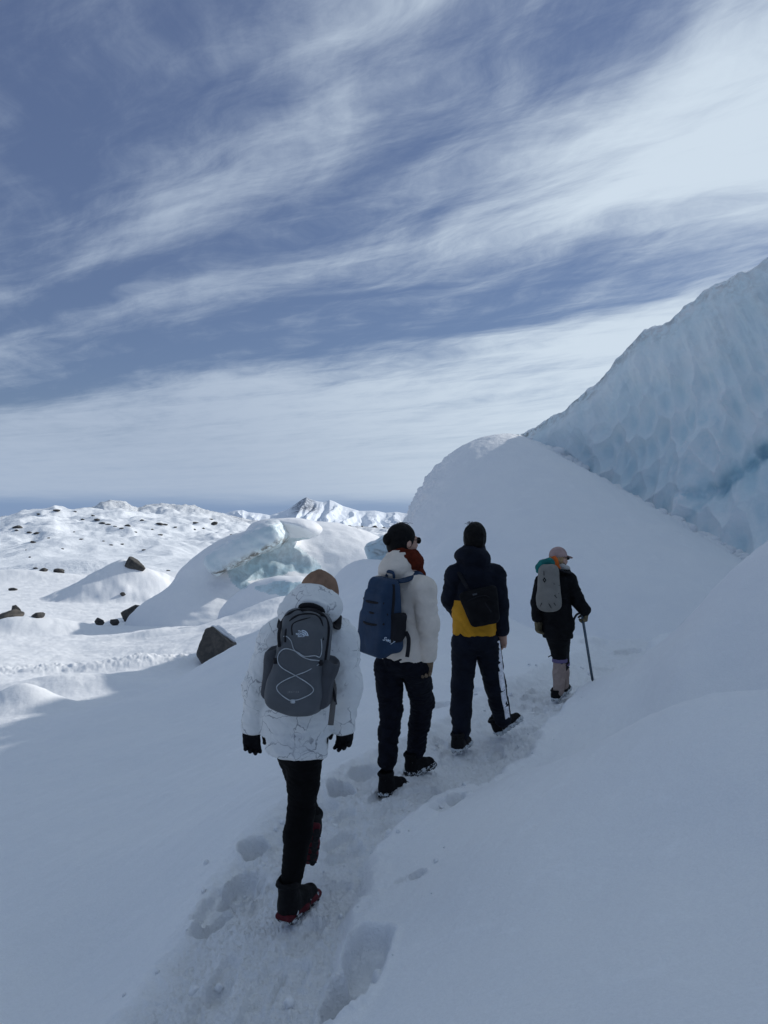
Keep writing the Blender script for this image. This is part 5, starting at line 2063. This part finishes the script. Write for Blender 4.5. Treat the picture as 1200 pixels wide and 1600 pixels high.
# ================================================================== HIKER 3: navy and yellow jacket, striped track pants
def hiker_yellow_navy():
    D = 6.25
    J = lambda u, v, dy=0.0: at(u, v, D + dy)
    r, f = head_frame(14)
    gx = J(742, 1150)[0]
    root = empty("person", (gx, D, gz(gx, D)))
    tag(root, "bareheaded hiker in a navy and yellow jacket and side striped track pants", "person", HIKERS)
    hr, hf = head_frame(22)
    hc = J(743, 841, .04)
    # ---- body (right hand bare)
    vol = Vol((.40, D - .4, -.05), (1.35, D + .85, 1.85), .0075)
    head(vol, hc, hr, hf, 1.02)
    chain(vol, [J(741, 885, .02), J(741, 985, 0)], [.11, .12], .05, (f, .7))
    chain(vol, [J(715, 895, .02), J(772, 895, .02)], [.05, .05], .04)
    chain(vol, [J(775, 900, .02), J(779, 945, -.02), J(784, 988, .02)], [.05, .043, .030], .03)
    chain(vol, [J(712, 900, .02), J(704, 935, .05), J(716, 958, .24)], [.05, .043, .032], .03)
    chain(vol, [J(725, 1008, .0), J(722, 1075, .06), J(721, 1146, .04)], [.07, .05, .038], .03)
    chain(vol, [J(761, 1008, .0), J(774, 1072, .16), J(785, 1122, .34)], [.07, .05, .038], .03)
    hand(vol, J(784, 988, .02), (.02, .05, -1), (-.45, -.85, 0), (-.9, .3, 0), .5, 1.0, .0)
    hand(vol, J(716, 958, .24), (.6, .7, -.2), (.4, -.6, 0), (0, 0, 1), .6, 1.0, .0)
    cloth(vol, "body", M['skin'], root, 0)
    # ---- jacket: navy, yellow below the chest seam
    vt = Vol((.38, D - .40, .82), (1.30, D + .42, 1.68), .0085)
    chain(vt, [J(741, 902, .0), J(741, 950, .0), J(740, 1000, .0)], [.155, .165, .176], .05, (f, .74))
    vs = Vol((.38, D - .40, .82), (1.30, D + .42, 1.68), .0085)
    chain(vs, [J(714, 898, .02), J(771, 898, .02)], [.088, .088], .06)
    chain(vs, [J(774, 903, .02), J(779, 945, -.02), J(783, 984, .02)], [.082, .070, .056], .03)
    chain(vs, [J(711, 903, .02), J(704, 937, .05), J(714, 957, .22)], [.080, .068, .056], .03)
    vol = Vol((.38, D - .40, .82), (1.30, D + .42, 1.68), .0085)
    a, b = vt.F, vs.F
    k = .016
    hh = np.maximum(k - np.abs(a - b), 0) / k
    vol.F = np.minimum(a, b) - hh * hh * k * .25
    vol.add(ellip(J(738, 870, -.02), (.140, .125, .085), np.stack([nz([1, 0, -.12]), [0, 1, 0], nz([.12, 0, 1])], 1)), .05)
    vol.add(rcone(J(740, 880, .03), J(741, 858, .04), .095, .082), .03)
    vol.cut(ellip(J(743, 838, .06), (.07, .08, .09)), .01)
    hz = J(740, 991)[2]
    vol.cut(rbox((J(735, 1010)[0], D, hz - .1), (.21, .4, .1), .004), .006)
    vol.cut(rbox(J(783, 996, .02) + [0, 0, -.02], (.09, .1, .04), .008), .006)
    zc = J(740, 936)[2]

    def cls(cen):
        return (cen[:, 2] < zc - .010 * np.sin((cen[:, 0] - .5) * 6)) & (sample(vt, cen) < sample(vs, cen) - .004)
    cloth(vol, "jacket", [M['navy_cloth'], M['yellow_cloth']], root, .006, (8, 8, 9), 31, folds=.010, fold_sc=(6, 6, 12), classify=cls)
    # ---- hair
    R = np.stack([hr, hf, UP], 1)
    vol = Vol(hc - .22, hc + .22, .0065)
    vol.add(ellip(hc + hf * -.016 + UP * .026, (.090, .106, .104), R))
    vol.add(ellip(hc + hf * -.035 + UP * -.035, (.082, .082, .075), R), .03)
    vol.cut(ellip(hc + hf * .105 + UP * -.045, (.09, .09, .10), R), .012)
    hair = cloth(vol, "hair", M['hair_black'], root, .007, (22, 22, 14), 33, folds=.004, fold_sc=(30, 30, 12))
    rng = np.random.RandomState(3)
    for i in range(9):
        a_ = hc + UP * (.10 + .02 * rng.rand()) + hr * (-.055 + .07 * rng.rand()) + hf * (-.08 + .1 * rng.rand())
        tube("hair_strand", [a_, a_ + UP * .02 - hr * (.01 + .02 * rng.rand()), a_ + UP * (.014 + .014 * rng.rand()) - hr * (.02 + .022 * rng.rand())], .0016, M['hair_black'], hair, n=4, sub=3)
    # ---- trousers with side stripes
    vol = Vol((.40, D - .35, .03), (1.30, D + .65, 1.00), .0085)
    vol.add(ellip(J(741, 992, 0), (.165, .13, .11), np.stack([r, f, UP], 1)))
    L_ = [J(726, 1005, .0), J(722, 1072, .07), J(720, 1110, .05), J(720, 1142, .03)]
    Rr = [J(760, 1005, .0), J(773, 1068, .17), J(779, 1098, .25), J(785, 1122, .33)]
    chain(vol, L_, [.104, .084, .078, .070], .03)
    chain(vol, Rr, [.104, .084, .076, .066], .03)
    tr = cloth(vol, "trousers", M['navy_cloth'], root, .006, (9, 9, 9), 35, folds=.009, fold_sc=(6, 6, 14))
    Rp = np.array([J(768, 1000, .0)] + Rr[1:])
    out = nz(r - f * .95)
    for off, wd in ((-.010, .024), (.028, .008)):
        pts = []
        for i in range(len(Rp) - 1):
            for t in np.linspace(0, 1, 5, endpoint=False):
                p = Rp[i] * (1 - t) + Rp[i + 1] * t + f * off
                pts.append(lay(vol, p + out * .25, -out, .3, .003))
        pts = [pts[0]] + [(pts[q - 1] + pts[q] * 2 + pts[q + 1]) / 4 for q in range(1, len(pts) - 1)] + [pts[-1]]
        pts = [q + out * .001 for q in pts]
        tube("side_stripe", pts, .006, M['stripe_white'], tr, flat=(out, wd), sub=3)
    # ---- boots
    hl = at(711, 1163, 6.18)
    hl[2] = gz(hl[0], hl[1]) + .022
    boot(root, hl, (math.sin(.45), math.cos(.45), 0), UP, .30, .15, 'boot_black', 'tread_white', 'tread_white', h=.008, wide=.05)
    hl = at(776, 1140, 6.62)
    hl[2] = gz(hl[0], hl[1]) + .026
    fd = nz([.82, .45, .40])
    boot(root, hl, fd, nz([-.35, 0, 1]), .30, .15, 'boot_black', 'tread_white', 'tread_white', h=.008, wide=.05)
    # ================= small black sling bag
    c = J(752, 948, -.175)
    tl = math.radians(-14)
    u_ = nz(UP * math.cos(tl) + r * math.sin(tl))
    rr = nz(np.cross(f, u_))
    ff = np.cross(u_, rr)
    R = np.stack([rr, ff, u_], 1)
    P = lambda a, b, z: c + a * rr + b * ff + z * u_
    pr = empty("sling_bag", P(0, .03, -.14))
    tag(pr, "small black sling bag hanging low on the navy and yellow jacket", "bag")
    vol = Vol(c - .26, c + .26, .0075)
    vol.add(rbox(P(0, 0, 0), (.115, .045, .148), .04, R, taper=-.40))
    vol.add(rbox(P(.0, -.035, -.035), (.085, .028, .090), .025, R, taper=-.4), .015)
    bv = vol
    cloth(vol, "bag_body", M['black_cloth'], pr, .005, (10, 10, 10), 37)
    tube("zip", [lay(bv, P(a, -.2, z), ff, .4, .001) for a, z in ((-.09, .07), (-.02, .085), (.05, .085), (.09, .06))], .004, M['pack_dark'], pr, flat=(-ff, .004))
    q = lay(bv, P(-.02, -.2, .11), ff, .4, .002)
    tube("label_patch", [q - rr * .018, q + rr * .018], .002, M['pack_grey_dark'], pr, flat=(-ff, .007))
    q = lay(bv, P(.055, -.2, .0), ff, .4, .002)
    tube("loose_strap", [q + u_ * .03 - rr * .01, q, q - u_ * .05 + rr * .02], .003, M['pack_dark'], pr, flat=(-ff, .006))
    tube("strap", [P(-.06, .02, .14), J(728, 915, -.155), J(716, 893, -.06), J(714, 884, .03), J(722, 905, .15), J(760, 960, .16), J(774, 975, .05), P(.09, .02, -.10)], .005, M['pack_dark'], pr, flat=((0, -.6, .7), .016), n=8)


hiker_yellow_navy()
# ================================================================== HIKER 4 (leading): black jacket, pink cap, grey pack, ice axe
def hiker_guide():
    D = 8.25
    J = lambda u, v, dy=0.0: at(u, v, D + dy)
    r, f = head_frame(22)
    gx = J(872, 1080)[0]
    root = empty("person", (gx, D, gz(gx, D)))
    tag(root, "leading hiker in black jacket, dusty pink cap and beige gaiters", "person", HIKERS)
    hr, hf = head_frame(58)
    hc = J(873, 873, .02)
    vol = Vol((1.40, D - .45, -.12), (2.40, D + .75, 1.72), .0095)
    head(vol, hc, hr, hf, .98)
    chain(vol, [J(870, 898, .02), J(869, 985, 0)], [.10, .11], .05, (f, .7))
    chain(vol, [J(849, 903, .02), J(889, 903, -.02)], [.045, .045], .04)
    chain(vol, [J(890, 905, -.02), J(902, 937, -.02), J(914, 955, -.06)], [.045, .038, .030], .03)
    chain(vol, [J(846, 907, .02), J(840, 940, .02), J(840, 966, .02)], [.045, .038, .030], .03)
    chain(vol, [J(866, 995, 0), J(873, 1028, .05), J(872, 1078, .02)], [.06, .045, .035], .03)
    chain(vol, [J(876, 995, 0), J(878, 1030, .22), J(880, 1068, .30)], [.06, .045, .035], .03)
    cloth(vol, "body", M['skin'], root, 0)
    # ---- jacket
    vol = Vol((1.38, D - .42, .50), (2.42, D + .42, 1.60), .0095)
    chain(vol, [J(869, 912, 0), J(869, 955, 0), J(871, 1000, 0)], [.135, .145, .158], .05, (f, .78))
    chain(vol, [J(851, 905, .03), J(887, 905, -.02)], [.078, .078], .06)
    arms = Vol((1.38, D - .42, .50), (2.42, D + .42, 1.60), .0095)
    chain(arms, [J(889, 907, -.02), J(902, 938, -.02), J(913, 953, -.06)], [.078, .066, .060], .03)
    chain(arms, [J(847, 910, .02), J(840, 942, .02), J(840, 964, .02)], [.076, .066, .056], .03)
    merge(vol, arms, .02)
    vol.add(ellip(J(889, 975, -.03), (.05, .09, .09)), .03)
    vol.add(rcone(J(872, 893, .02), J(873, 884, .03), .085, .072), .03)
    vol.cut(ellip(J(874, 872, .03), (.066, .066, .075)), .01)
    hz = J(870, 995)[2]
    vol.cut(rbox((J(870, 1010)[0], D, hz - .1), (.22, .4, .1), .004), .006)
    cloth(vol, "jacket", M['black_cloth'], root, .007, (9, 9, 9), 41, folds=.011, fold_sc=(7, 7, 14))
    # ---- trousers, gaiters
    vol = Vol((1.55, D - .3, .05), (2.2, D + .6, .80), .0095)
    vol.add(ellip(J(870, 985, 0), (.13, .11, .12)))
    chain(vol, [J(867, 995, 0), J(873, 1022, .05), J(874, 1034, .05)], [.092, .074, .066], .03)
    chain(vol, [J(877, 995, .0), J(877, 1030, .22), J(878, 1040, .23)], [.09, .074, .066], .03)
    cloth(vol, "trousers", M['black_cloth'], root, .006, (12, 12, 12), 43, folds=.006, fold_sc=(8, 8, 20))
    for pts, st in (([J(874, 1031, .05), J(873, 1052, .04), J(872, 1078, .02)], 0), ([J(878, 1036, .23), J(879, 1050, .27), J(880, 1068, .30)], 1)):
        vol = Vol(np.min(pts, 0) - .12, np.max(pts, 0) + .12, .008)
        chain(vol, pts, [.066, .066, .058], .02)
        vol.cut(halfspace(pts[0] + [0, 0, -.005], (0, 0, -1), pts[0] - .4, pts[0] + .4), .004)
        g = cloth(vol, "gaiter", M['gaiter'], root, .004, (16, 16, 8), 45, folds=.004, fold_sc=(18, 18, 8))
        vol = Vol(pts[0] - .12, pts[0] + .12, .008)
        vol.add(rcone(pts[0] + [0, 0, -.020], pts[0] + [0, 0, .015], .082, .082))
        vol.cut(halfspace(pts[0] + [0, 0, .018], (0, 0, -1), pts[0] - .4, pts[0] + .4), .003)
        vol.cut(halfspace(pts[0] + [0, 0, -.024], (0, 0, 1), pts[0] - .4, pts[0] + .4), .003)
        cloth(vol, "gaiter_band", M['purple'], g, .001)
        if st == 0:
            tube("gaiter_strap", [J(881, 1038, .03), J(885, 1040, .0), J(889, 1043, -.01)], .006, M['pack_dark'], g, n=6)
            tube("gaiter_strap", [J(864, 1023, .05), J(860, 1024, .03), J(856, 1026, .02)], .006, M['pack_dark'], g, n=6)
    # ---- cap and hair
    R = np.stack([hr, hf, UP], 1)
    vol = Vol(hc - .24, hc + .26, .007)
    vol.add(ellip(hc + hf * -.012 + UP * .035, (.088, .106, .095), R))
    vol.cut(halfspace(hc + UP * .022, nz(UP - hf * .05), hc - .3, hc + .3), .005)
    cap = cloth(vol, "cap", M['cap_pink'], root, .003, (20, 20, 20), 47)
    vol = Vol(hc - .24, hc + .26, .006)
    vol.add(ellip(hc + hf * .115 + UP * .020, (.070, .075, .011), np.stack([hr, nz(hf - UP * .28), nz(UP + hf * .28)], 1)))
    cloth(vol, "visor", M['cap_pink'], cap, .001)
    vol = Vol(hc - .26, hc + .24, .007)
    vol.add(ellip(hc + hf * -.025 + UP * .0, (.082, .092, .082), R))
    vol.cut(ellip(hc + hf * .095 + UP * -.03, (.09, .095, .12), R), .01)
    tail = hc - hf * .085 - hr * .01
    chain(vol, [tail + UP * .01, tail - hf * .035 - UP * .03, tail - hf * .02 - UP * .09], [.032, .034, .018], .02)
    cloth(vol, "hair", M['hair_blond'], root, .005, (24, 24, 10), 49)
    g = lambda a, b, z: hc + hr * a + hf * b + UP * z
    vol = Vol(hc - .16, hc + .16, .005)
    for sg in (-1, 1):
        vol.add(ellip(g(sg * .034, .098, .006), (.031, .010, .022), R), .002)
        vol.add(rcone(g(sg * .066, .088, .013), g(sg * .082, .005, .010), .006, .005), .002)
    cloth(vol, "sunglasses", M['lens'], root, 0)
    # ---- neckwear
    vol = Vol(J(858, 882) - .26, J(858, 882) + .26, .0085)
    chain(vol, [J(866, 883, -.10), J(858, 878, -.13), J(848, 880, -.13), J(842, 886, -.13), J(840, 893, -.14)], [.040, .046, .042, .034, .022], .03, (UP, .8))
    cloth(vol, "hood_lining", M['teal'], root, .008, (18, 18, 18), 51)
    tube("bandana", [J(864, 870, -.10), J(868, 876, -.13), J(870, 884, -.135), J(873, 890, -.12)], .012, M['orange'], root, flat=((.2, -1, .1), .03))
    vol = Vol(J(879, 885) - .2, J(879, 885) + .2, .0075)
    chain(vol, [J(871, 885, -.06), J(879, 885, -.08), J(886, 888, -.03), J(888, 891, .03)], [.024, .027, .027, .024], .02)
    cloth(vol, "collar", M['collar_white'], root, .005, (20, 20, 20), 53)
    # ---- gloves
    w = J(915, 957, -.06)
    vol = Vol(w - [.14, .16, .2], w + [.14, .16, .1], .006)
    hand(vol, w + UP * .012, (-.10, .05, -1), (-1, -.1, 0), (0, 1, .2), 1.05, .98, .005)
    cloth(vol, "glove", M['glove_olive'], root, .002, (40, 40, 40), 8)
    w = J(840, 970, .02)
    vol = Vol(w - [.14, .16, .22], w + [.14, .16, .1], .006)
    hand(vol, w, (.10, .05, -1), (.6, -.8, 0), (.8, .5, 0), .55, 1.0, .006)
    cloth(vol, "glove", M['glove_olive'], root, .002, (40, 40, 40), 8)
    # ---- boots
    for (u, v, dd, hdg) in ((866, 1088, 8.22, .42), (877, 1074, 8.62, .5)):
        hl = at(u, v, dd)
        hl[2] = gz(hl[0], hl[1]) + .024
        boot(root, hl, (math.sin(hdg), math.cos(hdg), 0.05), UP, .27, .12, 'boot_black', 'tread_white', 'tread_white', h=.009)

    # ================= warm grey pack
    u_ = nz(UP - r * .03 + f * .04)
    rr = nz(np.cross(f, u_))
    ff = np.cross(u_, rr)
    R = np.stack([rr, ff, u_], 1)
    c = J(857, 918, -.20)
    P = lambda a, b, z: c + a * rr + b * ff + z * u_
    pr = empty("backpack", P(0, .05, -.25))
    tag(pr, "warm grey rounded backpack with a black diamond emblem on the leading hiker", "backpack", "backpacks worn by the hikers")
    vol = Vol(c - .40, c + .40, .009)
    vol.add(rbox(P(0, .01, .0), (.130, .085, .245), .08, R, taper=.20))
    vol.add(ellip(P(0, -.03, -.12), (.118, .085, .12), R), .05)
    bv = vol
    cloth(vol, "pack_body", M['pack_olive'], pr, .005, (9, 9, 9), 55)
    d0 = D - .85
    dm = on_pack(bv, [(850.3, 901.8), (853.4, 906.2), (850.6, 910.6), (847.5, 906.0), (850.4, 904.6), (851.8, 906.3), (850.6, 908.0), (849.2, 906.1)], d0, .004)
    mesh_obj("diamond_emblem", dm, [(0, 1, 5, 4), (1, 2, 6, 5), (2, 3, 7, 6), (3, 0, 4, 7)], M['print_black'], pr, smooth=False)
    tube("tag_line", on_pack(bv, [(849.6, 892), (849.8, 899)], d0, .003), .003, M['print_black'], pr, sub=1)
    for ln in ([(865, 912), (874, 915)], [(866, 930.5), (873, 927)], [(866, 930.5), (870, 934)], [(857, 943), (861, 950)], [(846, 942), (844, 947)], [(865, 942), (868, 946)]):
        tube("lash_cord", on_pack(bv, ln, d0, .003), .0035, M['print_black'], pr, sub=1)
    for sg, S in ((1, J(885, 900, -.02)), (-1, J(852, 900, .03))):
        tube("shoulder_strap", [P(sg * .06, .06, .21), S + [0, -.09, .04], S + [0, 0, .078], S + [0, .09, .04], S + [0, .13, -.08], S + [sg * .02, .12, -.2], P(sg * .13, .13, -.12)], .008, M['pack_dark'], pr, flat=((0, -.3, 1), .026), n=10)

    # ================= ice axe used as a stick
    top, tip = J(908.5, 957, -.075), J(925, 1062, -.10)
    ax = empty("ice_axe", tip)
    tag(ax, "long ice axe with dark shaft, held like a walking stick by the leading hiker", "ice axe")
    ad = nz(tip - top)
    tube("shaft", [top, top + (tip - top) * .5, tip], .014, M['metal'], ax, n=10, sub=1)
    tube("spike", [tip - ad * .03, tip + ad * .03, tip + ad * .07], .009, M['metal_dark'], ax, n=8, sub=1)
    side = nz(np.cross(ad, (0, -1, 0)))
    s_ = -1 if side[0] > 0 else 1
    tube("pick", [top - ad * .004 + side * s_ * -.02, top + side * s_ * .05 + ad * .01, top + side * s_ * .085 + ad * .045, top + side * s_ * .105 + ad * .085], .007, M['metal_dark'], ax, flat=((0, -1, 0), .012), n=8)
    tube("adze", [top + side * s_ * -.015, top - side * s_ * .05 + ad * .0, top - side * s_ * .075 + ad * .015], .006, M['metal_dark'], ax, flat=((0, -.4, 1), .022), n=8)


hiker_guide()
